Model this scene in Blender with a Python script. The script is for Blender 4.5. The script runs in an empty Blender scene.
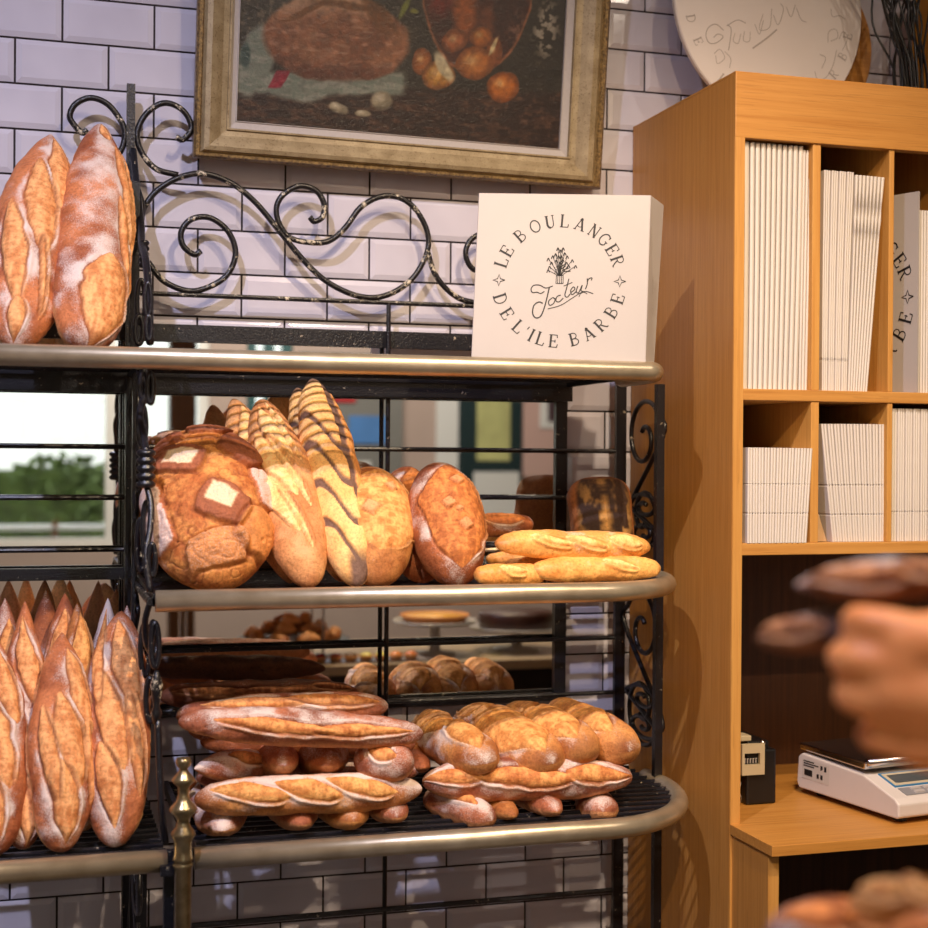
import bpy, math, random
import numpy as np
from mathutils import Vector, Matrix
random.seed(4)
C = bpy.context.scene.collection
SC = bpy.context.scene
PI = math.pi
# ---------------------------------------------------------------- camera calibration (928 px frame)
f = 1447.; psi = math.atan(433/f); pit = -.0024; rho = .007; YC = -2.553; ZC = 1.45
F = Vector((math.sin(psi)*math.cos(pit), math.cos(psi)*math.cos(pit), math.sin(pit)))
R0 = Vector((math.cos(psi), -math.sin(psi), 0)); U0 = R0.cross(F)
R = math.cos(rho)*R0 + math.sin(rho)*U0
U = math.cos(rho)*U0 - math.sin(rho)*R0
CAM = Vector((0, YC, ZC))
def D(px, py): return F + (px-464)/f*R + (464-py)/f*U
def P(px, py, Y):
    d = D(px, py); return CAM + d*((Y-YC)/d.y)
def Px(px, py, X):
    d = D(px, py); return CAM + d*(X/d.x)
def Pz(px, py, z):
    d = D(px, py); return CAM + d*((z-ZC)/d.z)
def Pd(px, py, dist): return CAM + D(px, py)*dist
def XX(px, Y, z=1.45):
    "world X of picture column px on the plane Y at height z"
    x = 0.
    p = P(px, 464, Y)
    for _ in range(3):
        q = Vector((p.x, Y, z)) - CAM
        cur = 464 + f*q.dot(R)/q.dot(F)
        p.x += (px-cur)/f*q.dot(F)/R.x
    return p.x
def dist(p): return (Vector(p)-CAM).dot(F)

# ---------------------------------------------------------------- colour helpers
def lin(c):
    return tuple(((x/255.)/12.92 if x/255. <= .04045 else ((x/255.+.055)/1.055)**2.4) for x in c)
def lina(a):
    a = np.asarray(a, float)/255.
    return np.where(a <= .04045, a/12.92, ((a+.055)/1.055)**2.4)

# ---------------------------------------------------------------- numpy noise
def _h(i, j, k, s):
    n = (i*73856093) ^ (j*19349663) ^ (k*83492791) ^ (s*2654435)
    n = n & 0x7fffffff
    n = (n ^ (n >> 13)) * 1274126177 & 0x7fffffff
    n = (n ^ (n >> 16)) * 668265263 & 0x7fffffff
    return (n & 0xffff)/65535.
def vnoise(p, s=0):
    p = np.asarray(p, float); q = np.floor(p).astype(np.int64); t = p-q; t = t*t*(3-2*t)
    r = 0
    for a in (0, 1):
        for b in (0, 1):
            for c in (0, 1):
                w = (t[..., 0] if a else 1-t[..., 0])*(t[..., 1] if b else 1-t[..., 1])*(t[..., 2] if c else 1-t[..., 2])
                r = r + w*_h(q[..., 0]+a, q[..., 1]+b, q[..., 2]+c, s)
    return r
def fbm(p, s=0, o=3):
    r = 0; a = .5; n = 0
    p = np.asarray(p, float)
    for i in range(o):
        r = r + a*vnoise(p*(2**i)+7.3*i, s+i); n += a; a *= .5
    return r/n
def sstep(a, b, x):
    t = np.clip((x-a)/(b-a), 0, 1); return t*t*(3-2*t)

# ---------------------------------------------------------------- objects
BASE = {}
def tag(o, label, cat, group=None, kind=None):
    if label: o['label'] = label
    if cat: o['category'] = cat
    if group: o['group'] = group
    if kind: o['kind'] = kind
    return o
def thing(name, loc, label, cat, group=None):
    o = bpy.data.objects.new(name, None); C.objects.link(o); o.location = loc
    o.empty_display_size = .02
    BASE[o] = Vector(loc); return tag(o, label, cat, group)

class MB:
    def __init__(s): s.v = []; s.f = []; s.c = None
    def add(s, vs, fs):
        n = len(s.v); s.v += [tuple(v) for v in vs]; s.f += [tuple(i+n for i in f_) for f_ in fs]; return s
    def box(s, x0, x1, y0, y1, z0, z1):
        vs = [(x, y, z) for x in (x0, x1) for y in (y0, y1) for z in (z0, z1)]
        return s.add(vs, [(0, 1, 3, 2), (4, 6, 7, 5), (0, 4, 5, 1), (2, 3, 7, 6), (0, 2, 6, 4), (1, 5, 7, 3)])
    def hexa(s, b, t):
        "b, t: four points each (same order, counter-clockwise seen from t side)"
        return s.add(list(b)+list(t), [(3, 2, 1, 0), (4, 5, 6, 7), (0, 1, 5, 4), (1, 2, 6, 5), (2, 3, 7, 6), (3, 0, 4, 7)])
    def obox(s, c, ax, ay, az, hx, hy, hz):
        c = Vector(c); ax = Vector(ax).normalized()*hx; ay = Vector(ay).normalized()*hy; az = Vector(az).normalized()*hz
        b = [c-ax-ay-az, c+ax-ay-az, c+ax+ay-az, c-ax+ay-az]
        return s.hexa(b, [p+2*az for p in b])
    def bar(s, a, b, w, h, up=(0, 0, 1)):
        a = Vector(a); b = Vector(b); d = (b-a); L = d.length; d.normalize()
        u = Vector(up)-d*Vector(up).dot(d); u.normalize(); r = d.cross(u)
        return s.obox((a+b)/2, d, r, u, L/2, w/2, h/2)
    def tube(s, pts, r, n=8, caps=True, closed=False):
        pts = [Vector(p) for p in pts]; m = len(pts)
        rr = r if hasattr(r, '__len__') else [r]*m
        N = None; vs = []
        for i in range(m):
            a = pts[(i-1) % m] if (closed or i > 0) else pts[0]
            b = pts[(i+1) % m] if (closed or i < m-1) else pts[-1]
            t = (b-a).normalized()
            if N is None:
                N = t.orthogonal().normalized()
                if abs(t.z) < .9:
                    N = (Vector((0, 0, 1))-t*t.z).normalized()
            else:
                N = (N-t*N.dot(t))
                N = N.normalized() if N.length > 1e-6 else t.orthogonal().normalized()
            B = t.cross(N)
            for k in range(n):
                a_ = 2*PI*k/n
                vs.append(pts[i]+rr[i]*(math.cos(a_)*N+math.sin(a_)*B))
        fs = []
        for i in range(m if closed else m-1):
            for k in range(n):
                j = (i+1) % m
                fs.append((i*n+k, i*n+(k+1) % n, j*n+(k+1) % n, j*n+k))
        if caps and not closed:
            fs.append(tuple(range(n-1, -1, -1))); fs.append(tuple((m-1)*n+k for k in range(n)))
        return s.add(vs, fs)
    def lathe(s, c, prof, n=24, axis=(0, 0, 1), caps=True):
        c = Vector(c); ax = Vector(axis).normalized(); a = ax.orthogonal().normalized(); b = ax.cross(a)
        vs = []
        for r_, h in prof:
            for k in range(n):
                t = 2*PI*k/n; vs.append(c+ax*h+r_*(math.cos(t)*a+math.sin(t)*b))
        fs = [(i*n+k, i*n+(k+1) % n, (i+1)*n+(k+1) % n, (i+1)*n+k) for i in range(len(prof)-1) for k in range(n)]
        if caps:
            fs.append(tuple(range(n-1, -1, -1))); fs.append(tuple((len(prof)-1)*n+k for k in range(n)))
        return s.add(vs, fs)
    def ribbon(s, pts, w, o, ex, ey, nrm, lift=.0004, ends=True):
        "flat inked stroke on the plane o + x ex + y ey"
        m = len(pts)
        ws = w if hasattr(w, '__len__') else [w]*m
        L = []; Rr = []
        for i in range(m):
            a = pts[max(i-1, 0)]; b = pts[min(i+1, m-1)]
            tx, ty = b[0]-a[0], b[1]-a[1]; l = math.hypot(tx, ty) or 1; nx, ny = -ty/l, tx/l
            x, y = pts[i]
            L.append(o+ex*(x+nx*ws[i]/2)+ey*(y+ny*ws[i]/2)+nrm*lift)
            Rr.append(o+ex*(x-nx*ws[i]/2)+ey*(y-ny*ws[i]/2)+nrm*lift)
        return s.add(L+Rr, [(i, m+i, m+i+1, i+1) for i in range(m-1)])
    def build(s, name, mat, parent=None, smooth=False, origin=None, kind=None, bevel=0):
        b = BASE.get(parent, Vector((0, 0, 0))) if parent else Vector(origin or (0, 0, 0))
        me = bpy.data.meshes.new(name)
        me.from_pydata([(v[0]-b.x, v[1]-b.y, v[2]-b.z) for v in s.v], [], s.f)
        me.materials.append(mat)
        if smooth: me.shade_smooth()
        me.update()
        o = bpy.data.objects.new(name, me); C.objects.link(o)
        if parent: o.parent = parent; BASE[o] = b
        else: o.location = b; BASE[o] = b
        if kind: o['kind'] = kind
        if bevel:
            md = o.modifiers.new('bevel', 'BEVEL'); md.width = bevel; md.segments = 2; md.limit_method = 'ANGLE'
        return o
def smooth_path(pts, n=6, closed=False):
    "Catmull-Rom"
    pts = [Vector(p) for p in pts]; m = len(pts); out = []
    for i in range(m if closed else m-1):
        p0 = pts[(i-1) % m] if (closed or i > 0) else pts[0]*2-pts[1]
        p1 = pts[i]; p2 = pts[(i+1) % m]
        p3 = pts[(i+2) % m] if (closed or i < m-2) else pts[-1]*2-pts[-2]
        for k in range(n):
            t = k/n
            out.append(.5*((2*p1)+(p2-p0)*t+(2*p0-5*p1+4*p2-p3)*t*t+(3*p1-p0-3*p2+p3)*t**3))
    if not closed: out.append(pts[-1])
    return out

# ---------------------------------------------------------------- materials
class NT:
    def __init__(s, name):
        s.m = bpy.data.materials.new(name); s.m.use_nodes = True; s.t = s.m.node_tree; s.b = s.t.nodes['Principled BSDF']
    def n(s, ty, **k):
        nd = s.t.nodes.new(ty)
        for a, v in k.items():
            if a in nd.inputs: nd.inputs[a].default_value = v
            else: setattr(nd, a, v)
        return nd
    def l(s, a, b): s.t.links.new(a, b)
    def inp(s, k, v): s.b.inputs[k].default_value = v
    def obj(s, scale=(1, 1, 1)):
        tc = s.n('ShaderNodeTexCoord'); mp = s.n('ShaderNodeMapping'); mp.inputs['Scale'].default_value = scale
        s.l(tc.outputs['Object'], mp.inputs['Vector']); return mp.outputs[0]
    def noise(s, vec, scale, detail=3, rough=.5):
        nd = s.n('ShaderNodeTexNoise'); nd.inputs['Scale'].default_value = scale; nd.inputs['Detail'].default_value = detail
        nd.inputs['Roughness'].default_value = rough
        if vec is not None: s.l(vec, nd.inputs['Vector'])
        return nd.outputs['Fac']
    def ramp(s, fac, stops):
        nd = s.n('ShaderNodeValToRGB'); cr = nd.color_ramp
        while len(cr.elements) < len(stops): cr.elements.new(.5)
        for e, (p, c) in zip(cr.elements, stops):
            e.position = p; e.color = (*c, 1) if len(c) == 3 else c
        s.l(fac, nd.inputs['Fac']); return nd.outputs['Color']
    def mix(s, fac, a, b, mode='MIX'):
        nd = s.n('ShaderNodeMix', data_type='RGBA', blend_type=mode)
        for sock, v in ((nd.inputs['Factor'], fac), (nd.inputs['A'], a), (nd.inputs['B'], b)):
            if hasattr(v, 'is_linked'): s.l(v, sock)
            elif isinstance(v, (int, float)): sock.default_value = v
            else: sock.default_value = (*v, 1)
        return nd.outputs['Result']
    def mth(s, op, a, b=0., clamp=False):
        nd = s.n('ShaderNodeMath', operation=op, use_clamp=clamp)
        for sock, v in ((nd.inputs[0], a), (nd.inputs[1], b)):
            if hasattr(v, 'is_linked'): s.l(v, sock)
            else: sock.default_value = v
        return nd.outputs[0]
    def bump(s, h, strength=.3, d=.002):
        nd = s.n('ShaderNodeBump'); nd.inputs['Strength'].default_value = strength; nd.inputs['Distance'].default_value = d
        s.l(h, nd.inputs['Height']); s.l(nd.outputs[0], s.b.inputs['Normal'])
def simple(name, col, rough=.6, metal=0., noise=0., nscale=40., bump=0.):
    m = NT(name); m.inp('Roughness', rough); m.inp('Metallic', metal)
    c = lin(col)
    if noise:
        v = m.obj(); n = m.noise(v, nscale, 4)
        m.l(m.ramp(n, [(.25, tuple(x*(1-noise) for x in c)), (.75, tuple(min(1, x*(1+noise)) for x in c))]), m.b.inputs['Base Color'])
        if bump: m.bump(n, bump, .001)
    else: m.inp('Base Color', (*c, 1))
    return m.m
def wood(name, c1, c2, grain='z', rough=.42):
    m = NT(name)
    sc = {'z': (1, 1, .03), 'x': (.03, 1, 1), 'y': (1, .03, 1)}[grain]
    v = m.obj(sc); n1 = m.noise(v, 130, 5, .6); n2 = m.noise(m.obj(tuple(.35*q for q in sc)), 22, 3); n3 = m.noise(v, 380, 2)
    a = m.ramp(n1, [(.3, lin(c2)), (.68, lin(c1))])
    b = m.mix(m.mth('MULTIPLY', n2, .45), a, tuple(x*.72 for x in lin(c2)))
    col = m.mix(m.mth('MULTIPLY', m.mth('GREATER_THAN', n3, .62), .22), b, tuple(x*.45 for x in lin(c2)))
    m.l(col, m.b.inputs['Base Color']); m.inp('Roughness', rough); m.bump(n3, .12, .0006)
    return m.m
M = {}
M['wood_z'] = wood('oak_vertical', (206, 148, 74), (182, 120, 50), 'z')
M['wood_x'] = wood('oak_horizontal', (206, 148, 74), (182, 121, 50), 'x')
M['wood_edge'] = wood('oak_edge', (214, 160, 84), (194, 134, 62), 'z', .5)
M['wood_edge_x'] = wood('oak_edge_horizontal', (210, 154, 80), (188, 128, 58), 'x', .5)
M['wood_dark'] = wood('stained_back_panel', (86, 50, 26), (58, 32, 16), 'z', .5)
# chipped black iron
m = NT('chipped_black_iron'); v = m.obj(); n = m.noise(v, 90, 6, .7); n2 = m.noise(v, 300, 3)
ch = m.mth('GREATER_THAN', n, .655)
m.l(m.mix(ch, lin((22, 22, 29)), lin((170, 158, 140))), m.b.inputs['Base Color'])
m.inp('Roughness', .32); m.inp('Metallic', .0); m.b.inputs['Specular IOR Level'].default_value = .6
m.bump(n2, .5, .0015); M['iron'] = m.m
m = NT('worn_crest_iron'); v = m.obj(); n = m.noise(v, 38, 7, .8); n2 = m.noise(v, 300, 3)
ch = m.mth('GREATER_THAN', n, .585)
m.l(m.mix(ch, lin((24, 22, 25)), lin((200, 188, 165))), m.b.inputs['Base Color'])
m.inp('Roughness', .32); m.bump(n2, .5, .0015); M['iron_worn'] = m.m
m = NT('aged_brass_rail'); v = m.obj(); n = m.noise(v, 25, 4); n2 = m.noise(m.obj((.08, 1, 1)), 400, 3)
m.l(m.ramp(n, [(.3, lin((176, 160, 134))), (.75, lin((204, 190, 164)))]), m.b.inputs['Base Color'])
m.inp('Metallic', .72); m.l(m.mth('ADD', m.mth('MULTIPLY', n2, .15), .26), m.b.inputs['Roughness']); m.bump(n2, .08, .0005); M['brass'] = m.m
m = NT('old_brass_post'); v = m.obj(); n = m.noise(v, 60, 4)
m.l(m.ramp(n, [(.3, lin((126, 110, 80))), (.75, lin((172, 156, 122)))]), m.b.inputs['Base Color']); m.inp('Metallic', .85); m.inp('Roughness', .28); M['brass_dark'] = m.m
M['steel'] = simple('brushed_steel', (200, 198, 200), .22, 1., .1, 60)
m = NT('mirror_silver'); m.inp('Metallic', 1.); m.inp('Roughness', .012); m.inp('Base Color', (.86, .86, .83, 1)); M['mirror'] = m.m
# tile: glazed, tiny waviness
m = NT('white_glazed_tile'); v = m.obj(); n = m.noise(v, 9, 2); n2 = m.noise(v, 30, 2)
m.l(m.ramp(n, [(.3, lin((198, 194, 206))), (.7, lin((210, 206, 217)))]), m.b.inputs['Base Color']); m.inp('Roughness', .13); m.bump(n2, .08, .004); M['tile'] = m.m
M['grout'] = simple('dark_grout', (48, 40, 42), .9, 0, .2, 80)
M['plaster'] = simple('beige_plaster', (196, 178, 150), .85, 0, .05, 6)
M['ceiling'] = simple('dim_ceiling_paint', (118, 108, 98), .9, 0, .03, 5)
M['floorm'] = simple('grey_floor_tile', (84, 76, 68), .5, 0, .15, 5)
M['card'] = simple('white_coated_card', (174, 167, 165), .42, 0, .015, 20)
M['board_white'] = simple('white_cake_board', (222, 212, 204), .6, 0, .02, 12)
M['inkboard'] = simple('grey_embossing_ink', (174, 163, 154), .7)
M['card2'] = simple('white_folded_carton', (212, 203, 194), .6, 0, .03, 25)
M['kraft'] = simple('brown_card_inside', (186, 152, 112), .8, 0, .06, 60)
M['ink'] = simple('black_ink', (22, 20, 22), .6)
M['inkgrey'] = simple('faint_grey_ink', (176, 166, 158), .7)
M['black_plastic'] = simple('black_plastic', (18, 18, 22), .35, 0, .2, 60)
M['beige_plastic'] = simple('beige_plastic', (190, 176, 150), .4)
M['grey_plastic'] = simple('pale_grey_plastic', (206, 196, 190), .38, 0, .02, 30)
M['lcd'] = simple('dark_lcd', (74, 78, 80), .15)
M['blue'] = simple('blue_trim', (30, 110, 160), .4)
M['skin'] = None
# ================================================================ SETTING
# tiled wall with bevelled metro tiles, 150 x 74 mm
PW, PH = .153, .0764; Z0 = 2.0795; J0 = -.0299
mb = MB(); gb = MB()
gb.box(-1.6, 4.2, 0, .12, 0, 3.5)
for k in range(-28, 19):
    zb = Z0+k*PH
    if zb < 0 or zb+PH > 3.48: continue
    off = J0 if k % 2 == 0 else J0+PW/2
    for i in range(-11, 28):
        x0 = off+i*PW+.0018; x1 = off+(i+1)*PW-.0018; z0 = zb+.0018; z1 = zb+PH-.0018
        if x0 < -1.6 or x1 > 4.2: continue
        b = .009
        vs = [(x0, 0, z0), (x1, 0, z0), (x1, 0, z1), (x0, 0, z1),
              (x0, -.0025, z0), (x1, -.0025, z0), (x1, -.0025, z1), (x0, -.0025, z1),
              (x0+b, -.0055, z0+b), (x1-b, -.0055, z0+b), (x1-b, -.0055, z1-b), (x0+b, -.0055, z1-b)]
        fs = [(8, 9, 10, 11)]
        for a in range(4):
            c = (a+1) % 4
            fs += [(a, c, c+4, a+4), (a+4, c+4, c+8, a+8)]
        mb.add(vs, fs)
w = gb.build('wall_back', M['grout'], kind='structure')
t = mb.build('tile_facing', M['tile'], w)
# rest of the shop (seen in the mirror)
YB = -6.2
fl = MB().box(-1.6, 4.2, YB, 0, -.1, 0).build('floor', M['floorm'], kind='structure')
MB().box(-1.7, 4.3, YB-.1, .12, 3.5, 3.6).build('ceiling', M['ceiling'], kind='structure')
MB().box(-1.7, -1.6, YB, .12, 0, 3.5).build('wall_left', M['plaster'], kind='structure')
MB().box(4.2, 4.3, YB, .12, 0, 3.5).build('wall_right', M['plaster'], kind='structure')
# street side wall: window_1 from X -1.2..0.72, window_2 0.86..2.2
wz0, wz1 = .93, 2.4
wb = MB()
wb.box(-1.6, 4.2, YB-.12, YB, 0, wz0); wb.box(-1.6, 4.2, YB-.12, YB, wz1, 3.5)
wb.box(-1.6, -1.2, YB-.12, YB, wz0, wz1); wb.box(1.02, 1.24, YB-.12, YB, wz0, wz1); wb.box(1.52, 4.2, YB-.12, YB, wz0, wz1)
M['wall_taupe'] = simple('taupe_paint', (168, 150, 140), .8, 0, .04, 5)
wb.build('wall_street', M['wall_taupe'], kind='structure')
m = NT('window_glass'); m.inp('Roughness', 0.); m.inp('Transmission Weight', 1.); m.inp('IOR', 1.01); M['glass'] = m.m
M['white_frame'] = simple('white_window_frame', (215, 215, 210), .5)
M['teal'] = simple('dark_teal_frame', (44, 84, 86), .5)
M['brownpost'] = wood('brown_post_wood', (120, 78, 44), (84, 52, 30), 'z')
for i, (x0, x1) in enumerate(((-1.2, 1.02), (1.24, 1.52))):
    e = bpy.data.objects.new('window_%d' % (i+1), None); C.objects.link(e); e.location = ((x0+x1)/2, YB, wz0); BASE[e] = Vector(e.location); e['kind'] = 'structure'
    fr = MB()
    for a, b in ((x0, x0+.06), (x1-.06, x1)): fr.box(a, b, YB-.09, YB-.03, wz0, wz1)
    fr.box(x0, x1, YB-.09, YB-.03, wz0, wz0+.05); fr.box(x0, x1, YB-.09, YB-.03, wz1-.05, wz1)
    xm = x0+(x1-x0)*.5 if i else .45
    fr.box(xm-.03, xm+.03, YB-.088, YB-.032, wz0, wz1)
    fr.build('window_frame', M['white_frame'] if i == 0 else M['teal'], e)
    MB().box(x0, x1, YB-.065, YB-.06, wz0, wz1).build('window_pane', M['glass'], e)
M['pave'] = simple('pale_stone_facade', (232, 230, 222), .9, 0, .03, 3)
M['street'] = simple('pale_pavement', (200, 200, 190), .9, 0, .05, 3)
# outside: pavement, pale stone house, hedge, railing
MB().box(-9, 12, -16, YB-.12, -.1, 0).build('street_ground', M['street'], kind='structure')
hb = MB().box(-8, 11, -15.4, -15, 0, 6)
for k in range(10):
    for i in range(0, 26):
        hb.box(-8+i*.72+(k % 2)*.36, -8+i*.72+.70+(k % 2)*.36, -15, -14.985, k*.42+.01, k*.42+.40)
tag(hb.build('stone_house', M['pave'], origin=(1, -15.2, 0)), 'pale stone house front across the street, reflected in the mirror', 'building')
# hedge of leaves
rng = np.random.default_rng(3)
hm = MB()
for _ in range(5200):
    x = rng.uniform(-3.2, .95); z = rng.uniform(.2, 1.42+.06*math.sin(x*7)); y = rng.uniform(-8.3, -8.0)
    a = rng.uniform(0, 6.28); s_ = rng.uniform(.03, .06); tl = rng.uniform(-.7, .7)
    d = Vector((math.cos(a), tl, math.sin(a)))*s_; e_ = Vector((-math.sin(a), .5*tl, math.cos(a)))*s_*.6; c = Vector((x, y, z))
    hm.add([c-d, c-e_, c+d, c+e_], [(0, 1, 2, 3)])
hm.box(-3.3, 1.0, -8.25, -8.08, 0, 1.36)
M['leaf'] = simple('hedge_leaf', (74, 92, 34), .7, 0, .5, 8)
tag(hm.build('hedge', M['leaf'], origin=(-1.1, -8.15, 0)), 'green leafy hedge outside the shop window, reflected in the mirror', 'hedge')
rl = thing('street_railing', (-1, -7.2, 0), 'pale metal railing outside the window, reflected below the hedge', 'railing')
MB().tube([(-3, -7.2, 1.0), (.9, -7.2, 1.0)], .02).build('top_bar', M['white_frame'], rl)
for k in range(9): MB().tube([(-3+k*.45, -7.2, 0), (-3+k*.45, -7.2, 1.04)], .022).build('post', M['brownpost'], rl)
# posters and panels on the street wall that the mirror shows
def panel(name, x0, x1, z0, z1, mat, label, cat, inner=None, im=None):
    o = thing(name, ((x0+x1)/2, YB+.02, z0), label, cat)
    MB().box(x0, x1, YB+.003, YB+.03, z0, z1).build('frame_board', mat, o)
    if inner:
        a, b, c, d = inner
        MB().box(a, b, YB+.03, YB+.036, c, d).build('picture_sheet', im, o)
    return o
# wooden post behind the counter
tag(MB().box(.55, .655, -3.66, -3.56, 0, 3.5).build('wooden_post', M['brownpost'], origin=(.6, -3.6, 0)), 'brown square wooden post in the shop, reflected left of the boule', 'post')

M['board_grey'] = simple('grey_board', (112, 112, 108), .7)
M['poster_blue'] = simple('blue_poster', (70, 120, 180), .6, 0, .15, 6)
M['poster_red'] = simple('red_poster', (170, 40, 44), .6)
M['poster_pale'] = simple('pale_poster', (206, 208, 206), .6)
M['poster_yellow'] = simple('yellow_green_poster', (176, 178, 120), .6, 0, .25, 5)
M['dark_teal'] = simple('very_dark_teal', (14, 40, 44), .5)
M['pinkwall'] = simple('dusty_pink_paint', (186, 156, 148), .8)
M['darkpic'] = simple('dark_picture', (60, 40, 48), .5)
def sheet(o, name, x0, x1, z0, z1, mat, dy=.04):
    MB().box(x0, x1, YB+.03, YB+dy, z0, z1).build(name, mat, o)
o = panel('notice_board', 1.56, 2.2, .93, 2.1, M['board_grey'], 'grey notice board with blue and red posters on the street wall, reflected in the mirror', 'notice board')
sheet(o, 'poster', 1.62, 1.9, 1.8, 1.86, M['poster_red']); sheet(o, 'poster', 1.64, 1.82, 1.5, 1.72, M['poster_blue'])
sheet(o, 'poster', 1.86, 2.1, 1.55, 1.72, M['poster_blue']); sheet(o, 'poster', 1.62, 2.0, 1.2, 1.44, M['poster_pale'])
o = panel('white_curtain', 2.42, 2.56, .9, 2.3, M['poster_pale'], 'white hanging curtain strip on the street wall, reflected right of the rack upright', 'curtain')
o = panel('poster_frame', 2.56, 2.98, .8, 2.3, M['dark_teal'], 'dark teal frame with a yellow green poster, reflected in the mirror', 'poster', (2.68, 2.9, 1.45, 2.0), M['poster_yellow'])
sheet(o, 'lower_sheet', 2.66, 2.96, .95, 1.38, M['poster_pale'])
o = panel('pink_partition', 2.99, 3.9, 1.35, 2.4, M['pinkwall'], 'dusty pink wall panel with a small picture, reflected at the mirror right edge', 'partition')
sheet(o, 'picture_mount', 3.1, 3.34, 1.66, 1.92, M['poster_pale']); sheet(o, 'small_picture', 3.15, 3.29, 1.70, 1.87, M['darkpic'], .045)
# ================================================================ PAINTING
# inner picture: corners from the photo on a plane leaning slightly forward
BL = P(192, 158, -.035); BR = P(596, 190, -.035)
ex = (BR-BL).normalized(); Wd = (BR-BL).length
nrm = Vector((ex.y, -ex.x, 0)).normalized(); nrm = Vector((-abs(nrm.x)*(-1 if nrm.x < 0 else 1), -abs(nrm.y), 0)) if nrm.y > 0 else nrm
nrm = ex.cross(Vector((0, 0, 1))).normalized()
if nrm.y > 0: nrm = -nrm
up0 = nrm.cross(ex); up0 = up0 if up0.z > 0 else -up0
tl = math.radians(5.5)
ey = (math.cos(tl)*up0+math.sin(tl)*nrm).normalized(); en = (math.cos(tl)*nrm-math.sin(tl)*up0).normalized()
Hd = .60
fw = .0535; lw = .0145; fx_ = .012
M['gilt'] = None
m = NT('aged_gilt_frame'); v = m.obj(); n = m.noise(v, 30, 5, .6); n2 = m.noise(v, 260, 3, .7)
c1 = m.ramp(n, [(.3, lin((132, 114, 82))), (.7, lin((170, 152, 118)))])
m.l(m.mix(m.mth('MULTIPLY', m.mth('GREATER_THAN', n2, .60), .5), c1, lin((92, 66, 34))), m.b.inputs['Base Color'])
m.inp('Roughness', .5); m.inp('Metallic', .15); m.bump(n2, .25, .001); M['gilt'] = m.m
m = NT('gilt_outer_edge'); v = m.obj(); n2 = m.noise(v, 200, 4, .7)
m.l(m.ramp(n2, [(.35, lin((66, 46, 26))), (.62, lin((150, 122, 74)))]), m.b.inputs['Base Color']); m.inp('Metallic', .25); m.inp('Roughness', .4); m.bump(n2, .4, .001); M['gilt_edge'] = m.m
M['liner'] = simple('pale_linen_liner', (178, 170, 164), .8, 0, .05, 200)
pic = thing('framed_painting', tuple(BL), 'gilt framed oil painting of a bread loaf and onions on the tiled wall', 'painting')
def O(x, y, h): return BL+ex*x+ey*y+en*h
def frame_ring(prof, mat, name):
    "prof: (inset from outer edge, height)"
    mb = MB(); vs = []
    for ins, h in prof:
        for (cx, cy) in ((ins+.005*min(1, ins/.02), ins), (Wd-ins-fx_*min(1, ins/.02), ins), (Wd-ins-fx_*min(1, ins/.02), Hd-ins), (ins+.005*min(1, ins/.02), Hd-ins)): vs.append(O(cx, cy, h))
    fs = []
    for i in range(len(prof)-1):
        for k in range(4):
            fs.append((i*4+k, i*4+(k+1) % 4, (i+1)*4+(k+1) % 4, (i+1)*4+k))
    mb.add(vs, fs); return mb.build(name, mat, pic)
frame_ring([(0, 0), (0, .022), (.003, .028), (.007, .028), (.009, .024)], M['gilt_edge'], 'outer_moulding')
frame_ring([(.009, .024), (.013, .031), (.020, .033), (.030, .027), (.040, .020), (fw-.004, .018), (fw-.003, .021), (fw, .021), (fw+.0005, .012)], M['gilt'], 'frame')
frame_ring([(fw, .012), (fw+lw-.002, .008), (fw+lw-.001, .010), (fw+lw, .010), (fw+lw+.0005, .004)], M['liner'], 'liner')
# backing
MB().add([O(.005, .005, .0), O(Wd-.005, .005, .0), O(Wd-.005, Hd-.005, .0), O(.005, Hd-.005, .0)], [(3, 2, 1, 0)]).build('backing', M['kraft'], pic)
# canvas
i0 = fw+lw; ix = i0+.005; cw = Wd-2*i0-.005-fx_; chh = Hd-2*i0
NX, NY = 360, 300
gx, gy = np.meshgrid(np.linspace(0, 1, NX), np.linspace(0, 1, NY))
KX = 324.; KY = KX*chh/cw      # picture pixels across / up
X_ = gx*KX; V_ = gy*KY          # origin bottom left of the painting
yb = 127+X_*(30/324.)
pxx = 236+X_; pyy = yb-V_
pn = np.stack([X_*.06, V_*.06, 0*X_], -1)
nA = fbm(pn, 1, 4); nB = fbm(pn*4, 9, 3); nC = fbm(pn*np.array([1, 3.5, 1])*1.5, 17, 3)
wx = (fbm(pn*.9, 31, 3)-.5)*9; wy = (fbm(pn*.9, 41, 3)-.5)*9
qx = pxx+wx*.6; qy = pyy+wy*.6
def mixc(c, m_, col): return c*(1-m_[..., None])+np.array(col, float)*m_[..., None]
def ell(cx, cy, rx, ry, soft=.12, ang=0):
    a = math.radians(ang); dx = qx-cx; dy = qy-cy
    u = (dx*math.cos(a)+dy*math.sin(a))/rx; v = (-dx*math.sin(a)+dy*math.cos(a))/ry
    r = np.sqrt(u*u+v*v); return 1-sstep(1-soft, 1+soft, r), u, v, r
col = np.zeros(X_.shape+(3,))+np.array([44, 38, 30])
col = mixc(col, sstep(.5, .75, nA)*.5, [70, 58, 44])
col = mixc(col, sstep(400, 380, pxx)*sstep(.56, .72, nB)*.6, [120, 104, 84])
table = sstep(88, 96, pyy-(pxx-236)*.03+wy*.3)
col = mixc(col, table, [46, 28, 22]); col = mixc(col, table*sstep(.45, .7, nC)*.7, [88, 58, 42]); col = mixc(col, table*sstep(.6, .75, nB)*.25, [120, 90, 70])
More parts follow.
